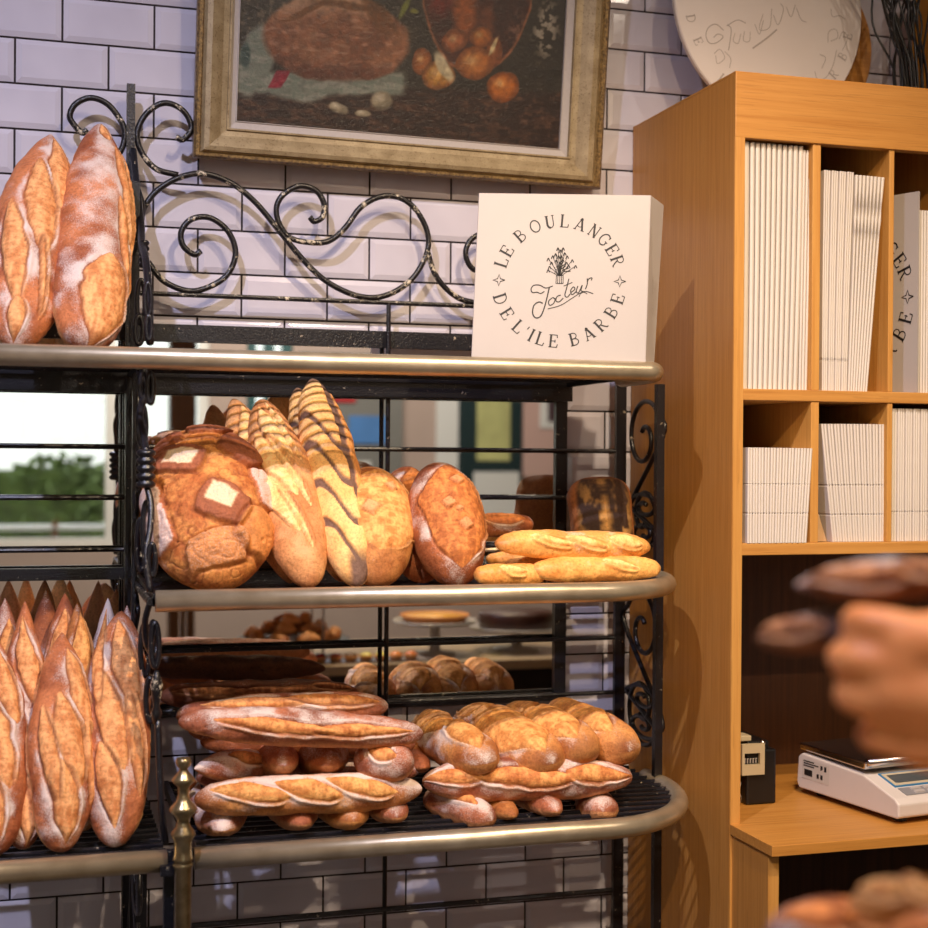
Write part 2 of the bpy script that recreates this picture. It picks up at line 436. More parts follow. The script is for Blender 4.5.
# cloth
cl = sstep(78, 84, qy)*sstep(108, 102, qy-(qx-300)*.02-8*np.exp(-((qx-300)/22)**2)+4)*sstep(404, 392, qx)
cl = np.maximum(cl, ell(253, 70, 17, 34, .15, 14)[0])
col = mixc(col, cl, [128, 134, 116]); col = mixc(col, cl*sstep(.45, .7, nC)*.6, [176, 172, 152]); col = mixc(col, cl*sstep(.5, .7, nB)*.5, [84, 96, 82])
col = mixc(col, ell(243, 66, 5, 12, .3)[0], [62, 84, 76])
col = mixc(col, sstep(268, 270, qx+(qy-88)*.5)*sstep(283, 281, qx+(qy-88)*.5)*sstep(78, 81, qy)*sstep(97, 94, qy), [150, 26, 50])
# loaf
m1, u, v, r = ell(330, 50, 71, 42, .05, 4)
m1 = m1*sstep(92, 86, qy)
lf = np.zeros_like(col)+np.array([128, 74, 46]); lf = mixc(lf, sstep(.4, .7, nA)*.8, [160, 104, 68]); lf = mixc(lf, sstep(.5, .8, nC)*.45, [206, 160, 130])
lf = mixc(lf, sstep(.3, .9, v)*.75, [84, 40, 26]); lf = mixc(lf, sstep(-.35, -.8, v+.15*u)*.75, [196, 152, 114])
for (cx, cy, rx, ry, an) in ((318, 5, 8, 14, -10), (366, 22, 8, 26, -28), (340, 19, 34, 3.5, 6), (380, 30, 4, 20, -30), (300, 24, 26, 3, -24)):
    lf = mixc(lf, ell(cx, cy, rx, ry, .35, an)[0]*.85, [112, 66, 30])
col = mixc(col, m1, (0, 0, 0)); col = col+lf*m1[..., None]
# copper pot
m2, u, v, r = ell(468, -4, 56, 84, .02)
pt = np.zeros_like(col)+np.array([56, 26, 20]); pt = mixc(pt, sstep(.35, .7, nA)*.8, [86, 40, 26]); pt = mixc(pt, ell(430, 6, 12, 20, .6)[0]*.9, [120, 30, 20])
pt = mixc(pt, ell(456, 22, 12, 26, .5)[0]*.9, [168, 88, 36]); pt = mixc(pt, ell(478, 30, 8, 16, .6)[0]*.6, [140, 72, 34])
pt = mixc(pt, ell(510, 40, 9, 14, .6)[0]*.5*sstep(.4, .6, nB), [150, 120, 100])
col = mixc(col, m2, (0, 0, 0)); col = col+pt*m2[..., None]
col = mixc(col, np.exp(-((r-1)/.022)**2)*sstep(-.2, -.1, -np.abs(v)+1.), [150, 92, 58])
# greens, specks
col = mixc(col, ell(395, 20, 3, 9, .5, 20)[0], [110, 116, 40]); col = mixc(col, ell(404, 24, 4, 2.5, .5)[0], [124, 124, 48])
col = mixc(col, ell(540, 40, 12, 26, .5)[0]*sstep(.5, .66, nB), [150, 140, 122])
# onions
for (cx, cy, rx, ry, c) in ((414, 70, 10, 13, (166, 96, 44)), (446, 51, 14, 11, (170, 96, 56)), (473, 48, 12, 10, (186, 106, 40)), (487, 62, 9, 14, (140, 74, 34)),
                            (432, 84, 17, 15, (198, 140, 60)), (468, 73, 19, 16, (196, 118, 52)), (498, 95, 16, 15, (204, 112, 34))):
    mm, u, v, r = ell(cx, cy, rx, ry, .07)
    oc = np.zeros_like(col)+np.array(c, float)
    oc = mixc(oc, sstep(.4, 1.05, r)*.75, [96, 46, 18]); oc = mixc(oc, np.exp(-((u+.2)**2+(v+.2)**2)/.08)*.8, [244, 204, 140])
    oc = mixc(oc, sstep(.62, .8, np.abs(np.sin(5*u+2*v)))*.25*(r < 1), [150, 84, 36])
    col = mixc(col, mm, (0, 0, 0)); col = col+oc*mm[..., None]
col = mixc(col, ell(437, 76, 6, 17, .3, -32)[0]*.9, [222, 208, 164])
col = mixc(col, ell(486, 56, 2, 9, .4, 25)[0], [220, 196, 140])
for (cx, cy, rx, ry, an) in ((376, 108, 11, 9, 0), (334, 115, 10, 4.5, 20), (358, 120, 8, 3.2, 5)):
    mm, u, v, r = ell(cx, cy, rx, ry, .2, an)
    col = mixc(col, mm, [150, 136, 106]); col = mixc(col, mm*np.exp(-((u+.3)**2+(v+.3)**2)/.2), [214, 200, 168]); col = mixc(col, mm*sstep(.3, .9, v)*.6, [96, 84, 66])
col = (col*(.70+.5*nB[..., None]))*.80
col = lina(np.clip(col, 0, 255))
verts = [tuple(O(ix+x*cw, i0+y*chh, .005)-BL) for x, y in zip(gx.ravel(), gy.ravel())]
me = bpy.data.meshes.new('canvas')
idx = np.arange(NX*NY).reshape(NY, NX)
fc = np.stack([idx[:-1, :-1], idx[:-1, 1:], idx[1:, 1:], idx[1:, :-1]], -1).reshape(-1, 4)
me.from_pydata(verts, [], fc.tolist())
at = me.color_attributes.new('col', 'FLOAT_COLOR', 'POINT'); at.data.foreach_set('color', np.concatenate([col.reshape(-1, 3), np.ones((NX*NY, 1))], 1).ravel())
m = NT('oil_paint'); a = m.n('ShaderNodeAttribute', attribute_name='col'); v = m.obj(); n = m.noise(v, 180, 5, .7); n2 = m.noise(v, 700, 2)
m.l(a.outputs['Color'], m.b.inputs['Base Color']); m.inp('Roughness', .3); m.bump(n, .55, .0016)
me.materials.append(m.m)
cv = bpy.data.objects.new('canvas', me); C.objects.link(cv); cv.parent = pic

# ================================================================ MIRROR
mz0, mz1 = 1.0187, 1.6509; mxr = .934; mxl = -.75
mir = thing('wall_mirror', (mxl, -.012, mz0-.014), 'long black framed mirror hung on the tiles behind the bread rack', 'mirror')
MB().box(mxl, mxr, -.020, -.014, mz0, mz1).build('mirror_glass', M['mirror'], mir)
MB().box(mxl-.02, mxr+.022, -.027, -.006, mz1, mz1+.030).build('top_frame', M['iron'], mir)
MB().box(mxl-.02, mxr+.022, -.027, -.006, mz0-.014, mz0).build('bottom_frame', M['iron'], mir)
MB().box(mxr, mxr+.022, -.027, -.006, mz0, mz1).build('side_frame', M['iron'], mir)
MB().box(mxl-.02, mxl, -.027, -.006, mz0, mz1).build('side_frame', M['iron'], mir)

# ================================================================ RACK
YBK = -.045
XL, XM, XR = .158, .6085, 1.055
XLL = XL-(XR-XL)
rack = thing('bread_rack', (.5, -.3, 0), 'black wrought iron bread rack with brass rails against the tiled wall', 'shelf rack')
def rb(mb, name, mat, **k): return mb.build(name, mat, rack, **k)
# uprights at the back (two flat bars each)
rb(MB().box(XL-.007, XL+.007, YBK-.006, YBK+.004, 0, 2.082), 'upright', M['iron'])
rb(MB().box(XR-.010, XR+.010, YBK-.006, YBK+.004, 0, 1.84), 'upright', M['iron'])
rb(MB().box(XLL-.010, XLL+.010, YBK-.006, YBK+.004, 0, 2.08), 'upright', M['iron'])
rb(MB().tube([(XM, YBK, 0), (XM, YBK, 1.73)], .0042), 'thin_upright', M['iron'])
rb(MB().tube([(XM-.9, YBK, 0), (XM-.9, YBK, 1.73)], .0042), 'thin_upright', M['iron'])
# front upright of the right end, and of the divider
rb(MB().box(1.040, 1.054, -.245, -.232, 0, 1.585), 'front_upright', M['iron'])
for dx, yy in ((-.006, -.10), (.004, -.155), (-.002, -.205)):
    rb(MB().box(XL+dx-.0025, XL+dx+.0025, yy-.006, yy+.006, 0, 1.585), 'divider_bar', M['iron'])
# back crossbars
for z in (1.7299,):
    rb(MB().tube([(XLL, YBK, z), (XR, YBK, z)], .0042), 'crossbar', M['iron_worn'])
for z in (1.4693, 1.3831, 1.2959, 1.1213, 1.0191, .649):
    rb(MB().tube([(XLL, YBK, z), (XR, YBK, z)], .0042 if z > .7 else .005), 'crossbar', M['iron'])
rb(MB().box(XLL, XL, YBK-.012, YBK, 1.246, 1.266), 'crossbar', M['iron'])
# crest scrolls traced on the back plane
def crest(pts, r=.0052, mat='iron_worn', taper=True):
    w = smooth_path([P(x, y, YBK) for x, y in pts], 7)
    return rb(MB().tube(w, r, 8), 'scroll', M[mat], smooth=True)
crest([(87, 129.6), (82.6, 132.8), (75, 126), (69.7, 115.6), (76, 103.7), (91, 97.8), (107, 103.7), (119, 117.7), (124.7, 131.7), (122.5, 147), (113, 160), (96, 171), (80, 174)])
crest([(176, 137), (183, 139.5), (191.5, 128), (183, 110.5), (164, 103), (146, 114), (137, 133.5), (142, 153), (156.5, 169), (178, 175)])
crest([(201, 251), (194, 254.5), (183, 245.5), (181.5, 231), (192, 219), (210, 217.8), (227.8, 231), (235.6, 252.7), (227.8, 274), (210, 286.5), (188.6, 291), (163.7, 281), (148, 262)])
crest([(141, 218), (145, 206), (156.6, 191), (178, 178), (203, 173.7), (231, 183), (256, 203), (281, 233), (306, 263), (329, 283), (358, 296), (384, 296), (410, 281), (426, 255.5), (427.6, 233), (416, 210), (400, 198), (381, 196.6), (361, 207), (345, 228), (329, 241), (310, 242.5), (290, 237.6), (279, 223), (276.6, 207), (284, 194), (300, 186), (316, 190.7), (324, 203.7), (322.6, 216.6), (314.5, 221.5), (309.6, 217)])
crest([(427.2, 250), (434, 272), (444.5, 287), (458, 297.7), (471.6, 302), (490, 305), (520, 304), (545, 290), (552, 268), (540, 250), (522, 246)])
crest([(492, 262), (478, 270), (470, 266), (465.6, 254), (468.6, 243), (476, 236), (490, 232), (504, 238), (512, 252)])
# mirrored crest of the left bay
crest([(122, 205), (100, 176), (70, 168), (40, 178), (10, 205), (-20, 240)])
def scroll_yz(X, pts, r=.0045, seg=6, mat='iron'):
    w = smooth_path([(X, y, z) for y, z in pts], seg)
    return rb(MB().tube(w, r, 8), 'side_scroll', M[mat], smooth=True)
def s_scroll(X, y0, y1, z0, z1, flip=False):
    "S scroll with curled ends filling a YZ rectangle"
    yc = (y0+y1)/2; hw = abs(y1-y0)/2; h = z1-z0; pts = []
    rt = h*.26
    def sp(cy, cz, a0, turns, r0, r1, n=16):
        o = []
        for i in range(n+1):
            t = i/n; a = a0+turns*2*PI*t; r_ = r0+(r1-r0)*t
            o.append((cy+hw*.9*r_*math.cos(a), cz+rt*r_*math.sin(a)))
        return o
    top = sp(yc, z1-rt, PI, -1.35, 1., .18)      # starts at left side, goes over the top
    bot = sp(yc, z0+rt, 0, -1.35, 1., .18)
    pts = list(reversed(top))+bot
    if flip: pts = [(2*yc-y, z) for y, z in pts]
    return scroll_yz(X, pts)
for z0, z1 in ((1.275, 1.57), (.93, 1.225)):
    s_scroll(XR+.004, -.235, -.055, z0, z1, z0 < 1)
    s_scroll(XR+.004, -.225, -.075, z0+.02, z0+.12, True)
for z0, z1, fr in ((1.40, 1.575, -.36), (1.275, 1.42, -.40), (1.10, 1.235, -.43), (.93, 1.10, -.40), (.62, .86, -.40)):
    if z1 < 1.2: s_scroll(XL, fr, -.21, z0, z1, z0 < 1.3)
    s_scroll(XL+.006, -.20, -.06, z0, z1, z0 > 1.3)
# coiled collars
def coil(x, y, z0, z1, r, mat='iron', n=5):
    prof = []
    for i in range(n):
        a = z0+(z1-z0)*i/n; b = (z1-z0)/n
        prof += [(r*.7, a), (r, a+b*.3), (r, a+b*.65), (r*.7, a+b*.95)]
    return rb(MB().lathe((x, y, 0), prof, 16), 'coil_collar', M[mat], smooth=True)
def vpath(pts, Y, r=.0045, closed=False, mat='iron'):
    return rb(MB().tube([tuple(v) for v in smooth_path([P(x, y, Y if not isinstance(Y, tuple) else Y[0]+(Y[1]-Y[0])*k/(len(pts)-1)) for k, (x, y) in enumerate(pts)], 6, closed)], r, 8, closed=closed), 'side_scroll', M[mat], smooth=True)
def oval(px, py, rx, ry, Y, r=.0035):
    return vpath([(px+rx*math.cos(2*PI*i/12), py+ry*math.sin(2*PI*i/12)) for i in range(12)], Y, r, True)
# above the top shelf: bracket sweeping down from the post to the shelf front
vpath([(133, 150), (137, 190), (141, 225), (142, 245), (146, 262), (149, 300), (150, 343)], (-.05, -.36), .006)
vpath([(138, 190), (142, 205), (141, 224), (137, 236)], -.10, .005)
oval(148, 300, 3.2, 17, -.34); oval(141, 302, 4, 22, -.20, .004); oval(139, 330, 4, 14, -.22, .004); oval(149, 328, 2.6, 12, -.38)
rb(MB().box(XX(131, -.14)-.004, XX(138, -.14), -.146, -.138, 1.60, 1.90), 'divider_bar', M['iron'])
coil(P(144, 255, -.20).x, -.20, P(144, 268, -.20).z, P(144, 240, -.20).z, .0085)
# between top and middle shelf
vpath([(139, 372), (144, 392), (140, 414), (144, 436), (146, 452)], (-.28, -.40), .0055)
oval(150.5, 388, 2.8, 15, -.42, .004); oval(144, 386, 4, 16, -.32, .004); oval(142, 425, 4, 20, -.28, .004)
coil(XX(146, -.40), -.40, P(146, 488, -.40).z, P(146, 449, -.40).z, .0140)
vpath([(147, 486), (151, 505), (150, 530), (146, 556), (150, 592)], (-.40, -.45), .005)
oval(147, 530, 4.5, 28, -.38, .004); oval(152, 560, 3.5, 16, -.44, .004); oval(141, 545, 4, 26, -.30, .004)
# between middle and bottom shelf
vpath([(150, 602), (145, 622), (147, 645), (155, 655), (157, 640), (153, 622), (150, 640)], (-.46, -.40), .0045)
oval(155, 645, 4, 22, -.46, .004); oval(145, 650, 4.5, 26, -.36, .004); oval(150, 700, 4, 22, -.40, .004)
cx_ = XX(158, -.47)
rb(MB().lathe((cx_, -.47, 0), [(.004, 1.075), (.008, 1.09), (.0045, 1.10), (.007, 1.115), (.009, 1.13), (.006, 1.14), (.003, 1.15)], 14), 'coil_collar', M['iron_worn'], smooth=True)
rb(MB().tube(smooth_path([(cx_+.002, -.47, 1.08), (cx_+.004, -.475, 1.02), (cx_+.008, -.48, .95), (cx_+.014, -.47, .905)], 5), .005), 'side_scroll', M['iron'], smooth=True)
# shelves
RAD = .0155
def shelf(zr, dep, bays, gt):
    for bi, (xa, xb, rr0) in enumerate(bays):
        fr = -dep; right_round = rr0 is not None
        pts = [(xa, fr, zr)]
        if right_round:
            cx, cy, xe_ = rr0; rx = xe_-cx; ry = cy-fr
            for i in range(19):
                a = -PI/2+PI/2*i/18
                pts.append((cx+rx*math.cos(a), cy+ry*math.sin(a), zr))
            pts.append((xe_-.002, cy+.03, zr)); pts.append((min(xe_-.004, 1.062), cy+.06, zr))
        else: pts.append((xb, fr, zr))
        rb(MB().tube(pts, RAD, 20), 'brass_rail', M['brass'], smooth=True)
        g = MB(); y = fr+.03; xB = xe_-.012 if right_round else xb
        while y < -.06:
            xe = xB
            if right_round and y < cy: xe = cx+rx*math.sqrt(max(0, 1-((y-cy)/ry)**2))-.012
            g.tube([(xa, y, gt-.003), (xe, y, gt-.003)], .0036, 6); y += .029
        g.box(xa, xB, YBK-.012, YBK-.007, gt-(.040 if gt > 1.5 else .024), gt)
        for x in ((xa+.02, (xa+xb)/2) if right_round else (xa+.02, xb-.02)):
            g.box(x-.003, x+.003, fr+.016, YBK-.01, gt-.014, gt-.006)
        if right_round: g.box(xB-.012, xB-.004, cy, YBK-.01, gt-.014, gt-.006)
        g.box(xa-.003, xa+.005, fr+.01, YBK-.008, gt-.016, gt+.002)
        rb(g, 'shelf_grate', M['iron'])
def solve_end(target, zr, dep, cx, cy):
    "X of the rail's end so that the round corner reaches picture column `target`"
    lo, hi = cx+.02, 1.12
    for _ in range(24):
        m_ = (lo+hi)/2; best = 0
        for i in range(19):
            a = -PI/2+PI/2*i/18; q = Vector((cx+(m_-cx)*math.cos(a), cy+(cy+dep)*math.sin(a), zr))-CAM
            best = max(best, 464+f*q.dot(R)/q.dot(F))
        if best > target: hi = m_
        else: lo = m_
    return lo

e0 = solve_end(654, 1.5925, .45, .93, -.33); e1 = solve_end(667, 1.249, .48, .84, -.25); e2 = solve_end(679, .891, .51, .84, -.25)
shelf(1.5925, .45, [(XLL, XR, (.93, -.33, e0))], 1.600)
shelf(1.249, .48, [(XL+.011, XR, (.84, -.25, e1))], 1.2565)
shelf(.891, .51, [(XLL, XL+.026, None), (.222, XR, (.84, -.25, e2))], .900)
# grate side bar with a twisted look at the mid shelf's left end
tw = [(XL+.006, -.05-.42*i/40, 1.247) for i in range(41)]
rb(MB().tube(tw, [.006+.0012*math.sin(i*2.2) for i in range(41)], 8), 'twisted_side_bar', M['iron_worn'])
rb(MB().box(XL+.022, XL+.040, -.515, -.50, .78, .905), 'corner_bracket', M['iron'])
# brass finial post
px_, py_ = XX(185.5, -.535), -.535
fp = P(185, 757, -.535).z
prof = [(.0, fp), (.009, fp-.001), (.011, fp-.006), (.0095, fp-.012), (.006, fp-.015), (.0065, fp-.019), (.014, fp-.028), (.0165, fp-.031), (.014, fp-.035), (.008, fp-.041),
        (.0075, fp-.052), (.010, fp-.060), (.0175, fp-.068), (.0195, fp-.072), (.0165, fp-.077), (.010, fp-.083), (.009, fp-.090), (.011, fp-.096), (.0165, fp-.103), (.0175, fp-.107), (.0135, fp-.113),
        (.0120, fp-.120), (.0125, fp-.134), (.0140, fp-.139), (.0140, fp-.142), (.0115, fp-.144), (.0140, fp-.147), (.0140, fp-.150), (.0120, fp-.153), (.0125, 0.0)]
rb(MB().lathe((px_, py_, 0), prof, 28), 'brass_finial_post', M['brass_dark'], smooth=True)
rb(MB().box(px_-.03, px_+.012, -.535, -.51, .876, .89), 'corner_bracket', M['iron'])
# lower divider leg
rb(MB().box(XX(144, -.3)-.008, XX(144, -.3)+.008, -.306, -.294, 0, .885), 'leg', M['iron'])
# small blue price tag under the top shelf
tag(MB().box(XX(37, -.30), XX(65, -.30), -.31, -.25, 1.5905, 1.5935).build('shelf_tag', simple('blue_plastic_tag', (40, 60, 150), .4), origin=(0, -.3, 1.59)), 'small blue plastic tag clipped under the top shelf on the left', 'tag')
# ================================================================ STROKE LETTERS (serif)
def arc(cx, cy, rx, ry, a0, a1, n=10):
    return [(cx+rx*math.cos(math.radians(a0+(a1-a0)*i/n)), cy+ry*math.sin(math.radians(a0+(a1-a0)*i/n))) for i in range(n+1)]
TK, TN, SF = .16, .075, .065
def st(x, y0=0, y1=1, w=TK): return [([(x, y0), (x, y1)], w)]
def sf(x, y, h=.13): return [([(x-h, y), (x+h, y)], SF)]
GL = {
 'L': (.70, st(.16)+sf(.16, 1)+[([(.02, .02), (.64, .02)], SF), ([(.64, 0), (.68, .26)], TN)]),
 'E': (.72, st(.16)+[([(.02, .98), (.62, .98)], SF), ([(.62, 1.0), (.65, .76)], TN), ([(.16, .5), (.5, .5)], SF), ([(.5, .38), (.5, .62)], TN), ([(.02, .02), (.66, .02)], SF), ([(.66, 0), (.70, .26)], TN)]),
 'B': (.74, st(.16)+[([(.02, .98), (.34, .98)]+arc(.34, .755, .25, .225, 90, -90)+[(.16, .53)], .07), ([(.16, .53), (.36, .53)]+arc(.36, .275, .31, .255, 90, -90)+[(.02, .02)], .08)]),
 'O': (.88, [(arc(.42, .5, .36, .48, 0, 360, 28), .095)]),
 'U': (.86, [([(.18, 1), (.18, .35)]+arc(.42, .33, .24, .31, 180, 270, 6), TK), (arc(.42, .33, .24, .31, 270, 360, 6)+[(.66, 1)], TN)]+sf(.18, .98)+sf(.66, .98, .1)),
 'A': (.86, [([(.10, 0), (.42, 1)], TN), ([(.40, 1), (.72, 0)], TK), ([(.16, .34), (.42, .26), (.62, .34)], SF), ([(.3, .82), (.42, .98), (.54, .88)], TN)]+sf(.10, .02, .11)+sf(.72, .02)),
 'N': (.90, [([(.16, 0), (.16, 1)], TN), ([(.14, 1), (.68, 0)], TK), ([(.68, 0), (.68, 1)], TN)]+sf(.14, .98, .1)+sf(.16, .02, .1)+sf(.68, .98, .1)),
 'G': (.88, [(arc(.44, .5, .36, .48, 50, 310, 20), .10), ([(.70, .14), (.70, .42)], .09), ([(.55, .42), (.82, .42)], SF), ([(.68, .72), (.70, .96)], TN)]),
 'R': (.80, st(.16)+sf(.16, .02)+[([(.02, .98), (.36, .98)]+arc(.36, .74, .26, .24, 90, -90)+[(.16, .5)], .075), ([(.36, .5), (.50, .25), (.68, .02), (.78, .04)], .10)]),
 'D': (.86, st(.16)+[([(.02, .98), (.34, .98)]+arc(.34, .5, .40, .48, 90, -90, 14)+[(.02, .02)], .085)]),
 'I': (.40, st(.18)+sf(.18, .98)+sf(.18, .02)),
 "'": (.24, [([(.12, 1), (.08, .74)], .08)]),
 'J': (.5, [([(.34, 1), (.34, .2), (.22, .02), (.06, .1)], TK)]+sf(.34, .98)),
 'C': (.8, [(arc(.44, .5, .36, .48, 50, 310, 20), .10), ([(.68, .72), (.70, .96)], TN)]),
 'T': (.8, st(.4)+sf(.4, .02)+[([(.04, .8), (.06, .98), (.74, .98), (.76, .8)], SF)]),
 ' ': (.42, [])}
def letter(mb, ch, o, ex, ey, nr, h, ang, cxy, lift=.0004, clip=None):
    "letter centred on cxy, rotated by ang"
    w, ss = GL[ch]; ca, sa = math.cos(ang), math.sin(ang)
    for pts, th in ss:
        q = [(cxy[0]+h*((x-w/2)*ca-(y-.5)*sa), cxy[1]+h*((x-w/2)*sa+(y-.5)*ca)) for x, y in pts]
        if clip is not None and min(a for a, _ in q) < clip: continue
        mb.ribbon(q, th*h, o, ex, ey, nr, lift)
def ring_logo(mb, o, ex, ey, nr, S, cu, cv, lift=.0004, clip=None):
    "whole round logo on a square face of size S, centre (cu, cv) in fractions"
    cx, cy = cu*S, cv*S; Rr = .350*S; h = .073*S
    tops = [('L', -73), ('E', -61), ('B', -42), ('O', -25), ('U', -10.5), ('L', 3), ('A', 18.5), ('N', 33.5), ('G', 46), ('E', 58), ('R', 70)]
    for ch, a in tops:
        t = math.radians(a); letter(mb, ch, o, ex, ey, nr, h, -t, (cx+Rr*math.sin(t), cy+Rr*math.cos(t)), lift, clip)
    bots = [('D', -71.5), ('E', -56.5), ('L', -40), ("'", -31), ('I', -25), ('L', -16), ('E', -4), ('B', 15.5), ('A', 30), ('R', 44), ('B', 59), ('E', 73)]
    for ch, a in bots:
        t = math.radians(a); letter(mb, ch, o, ex, ey, nr, h, t, (cx+Rr*math.sin(t), cy-Rr*math.cos(t)), lift, clip)
    for sx in (-1, 1):
        x0 = cx+sx*.345*S; r = .034*S; q = .009*S
        if clip is not None and x0-r < clip: continue
        pts = []
        for k in range(4):
            a = PI/2*k; pts.append((x0+r*math.cos(a), cy+r*math.sin(a))); pts += [(x0+q*1.3*math.cos(a+PI/4), cy+q*1.3*math.sin(a+PI/4))]
        pts.append(pts[0]); mb.ribbon(pts, .0055*S, o, ex, ey, nr, lift)
    def zz(pts, w):  # pixel coordinates of the zoomed photo (420,415 = centre, 810 = S)
        q = [(cx+(x-420)/810*S, cy-(y-415)/810*S) for x, y in pts]
        if clip is not None and min(a for a, _ in q) < clip: return
        v = smooth_path([(a, b, 0) for a, b in q], 4); mb.ribbon([(p.x, p.y) for p in v], w/810*S, o, ex, ey, nr, lift)
    # script word
    zz([(352, 466), (335, 476), (318, 470), (298, 472), (290, 456), (302, 438), (330, 437), (358, 450), (390, 440)], 5)
    zz([(374, 447), (364, 500), (352, 550), (337, 584), (315, 590), (301, 568), (306, 532), (328, 516), (346, 522)], 6)
    zz([(388, 496), (373, 512), (378, 531), (396, 522), (402, 502), (390, 494), (404, 500)], 5)
    zz([(428, 482), (411, 490), (407, 510), (422, 514), (440, 496)], 5)
    zz([(463, 405), (454, 450), (447, 482), (458, 492), (472, 476)], 5); zz([(440, 440), (480, 422)], 4)
    zz([(474, 470), (492, 455), (486, 443), (473, 460), (480, 480), (500, 464)], 5)
    zz([(506, 438), (499, 464), (510, 470), (526, 434), (521, 460), (532, 464)], 5)
    zz([(541, 454), (549, 428), (548, 402)], 5); zz([(548, 420), (556, 404), (570, 400), (567, 412)], 5)
    zz([(370, 548), (430, 530), (490, 490), (535, 464), (578, 474)], 4); zz([(512, 490), (520, 474), (536, 468), (550, 476)], 3.5)
    # bouquet of wheat in a jar
    for a, b in (((405, 390), (404, 428)), ((436, 388), (437, 428)), ((405, 390), (436, 388)), ((404, 428), (437, 428)), ((412, 392), (412, 428)), ((421, 392), (421, 428)), ((429, 392), (429, 428))): zz([a, b], 3.5)
    rr = random.Random(5)
    for x, y in ((365, 312), (372, 350), (385, 300), (398, 290), (408, 262), (420, 272), (432, 262), (440, 285), (452, 300), (476, 318), (492, 345), (366, 366), (402, 320), (432, 316), (450, 330), (412, 300), (425, 300), (460, 345), (380, 330)):
        zz([(420+(x-420)*.1, 392), (420+(x-420)*.5+rr.uniform(-3, 3), 392+(y-392)*.5), (x, y)], 3)
        zz([(x-6, y+12), (x, y-3), (x+7, y+10)], 5)
        zz([(420+(x-420)*.4, 392+(y-392)*.42), (420+(x-420)*.6+7, 392+(y-392)*.5)], 5)

# ================================================================ LOGO BOX
b0 = P(471, 359, -.385); b0.z = 1.6055
b1 = P(645.6, 363.5, -.455); b1.z = 1.6055
ex = (b1-b0).normalized(); S = (b1-b0).length
nh = Vector((ex.y, -ex.x, 0)); nh = nh if nh.y < 0 else -nh
tl = math.radians(7)
ey = Vector((0, 0, 1))*math.cos(tl)-nh*math.sin(tl)+ex*.036; en = nh*math.cos(tl)+Vector((0, 0, 1))*math.sin(tl)
Hb = .272
Wt = S+.003
bx = thing('bakery_box', tuple(b0), 'large white square bakery box with round black lettering on the top shelf', 'box')
def BO(x, y, h): return b0+ex*x+ey*y+en*h
dpt = .046; fl_ = .027
front = [BO(0, 0, 0), BO(S, 0, 0), BO(S+.002, Hb, 0), BO(.002, Hb, 0)]
back = [BO(.004, .000, -dpt), BO(S+fl_-.006, .002, -dpt), BO(S+fl_+.004, Hb-.002, -dpt), BO(.004, Hb-.002, -dpt)]
MB().hexa(back, front).build('lid', M['card'], bx, bevel=.0012)
tray = [BO(.004, .003, -dpt-.02), BO(S+.004, .003, -dpt-.02), BO(S+.006, Hb-.006, -dpt-.02), BO(.004, Hb-.006, -dpt-.02)]
MB().hexa(tray, [BO(.004, .003, -dpt), BO(S+.012, .003, -dpt), BO(S+.014, Hb-.006, -dpt), BO(.004, Hb-.006, -dpt)]).build('tray', M['card'], bx)
lg = MB(); ring_logo(lg, b0, ex, ey, en, .2775, .486, .470)
lg.build('round_lettering', M['ink'], bx)
sd = MB(); so = BO(S+.003, .09, -.002); sex = (BO(S+.003, .2, 0)-BO(S+.002, .1, 0)).normalized(); sey = (BO(S+fl_-.003, .1, -dpt)-BO(S+.001, .1, 0)).normalized()
sn = sex.cross(sey); sn = sn if sn.x > 0 else -sn
for i, ch in enumerate('JOCTEUR'): letter(sd, ch, so, sex, -sey, sn, .0085, 0, (i*.009, -.018), .0012)
for j in range(2): sd.ribbon([(-.002, -.028-.005*j), (.05, -.028-.005*j)], .0012, so, sex, -sey, sn, .0012)
sd.build('side_lettering', M['inkgrey'], bx)

# ================================================================ CABINET
CX, CY = 1.092, -.425
ctop = 2.086
cab = thing('pigeonhole_cabinet', (1.6, -.2, 0), 'tall oak cabinet with open pigeonholes full of folded cartons', 'cabinet')
def cb(x0, x1, y0, y1, z0, z1, name, mat, bevel=.0012): return MB().box(x0, x1, y0, y1, z0, z1).build(name, mat, cab, bevel=bevel)
xs0 = XX(743, CY, 1.6)
CR = 2.35
cz = .862   # counter top
zs1, zs1b = P(743, 388.5, CY).z, P(743, 400, CY).z
zs2, zs2b = P(743, 543.5, CY).z, P(743, 555.5, CY).z
zr = P(745, 138, CY).z
cb(CX, xs0, CY, -.008, 0, ctop-.004, 'side_panel', M['wood_z'])
cb(CX+.0006, xs0-.0001, CY-.0015, CY, 0, ctop-.02, 'edge_strip', M['wood_edge'], 0)
cb(CR, CR+.02, CY, -.008, 0, ctop-.004, 'side_panel', M['wood_z'])
cb(CX, CR+.02, CY-.001, -.008, ctop-.004, ctop, 'top_panel', M['wood_x'], .0005)
cb(CX+.0001, CR+.02, CY-.0018, CY+.018, zr, ctop-.0005, 'fascia', M['wood_x'])
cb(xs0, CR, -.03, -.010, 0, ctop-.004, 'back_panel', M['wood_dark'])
cb(xs0, CR, CY, -.03, zs1b, zs1, 'shelf', M['wood_edge_x'])
cb(xs0, CR, CY, -.03, zs2b, zs2, 'shelf', M['wood_edge_x'])
dx = []
for a, b in ((812.5, 820.5), (889, 894)):
    xa, xb = XX(a, CY, 1.7), XX(b, CY, 1.7); dx.append((xa, xb))
dx.append((dx[1][0]+.147, dx[1][0]+.155)); dx.append((dx[2][0]+.147, dx[2][0]+.155)); dx.append((dx[3][0]+.147, dx[3][0]+.155))
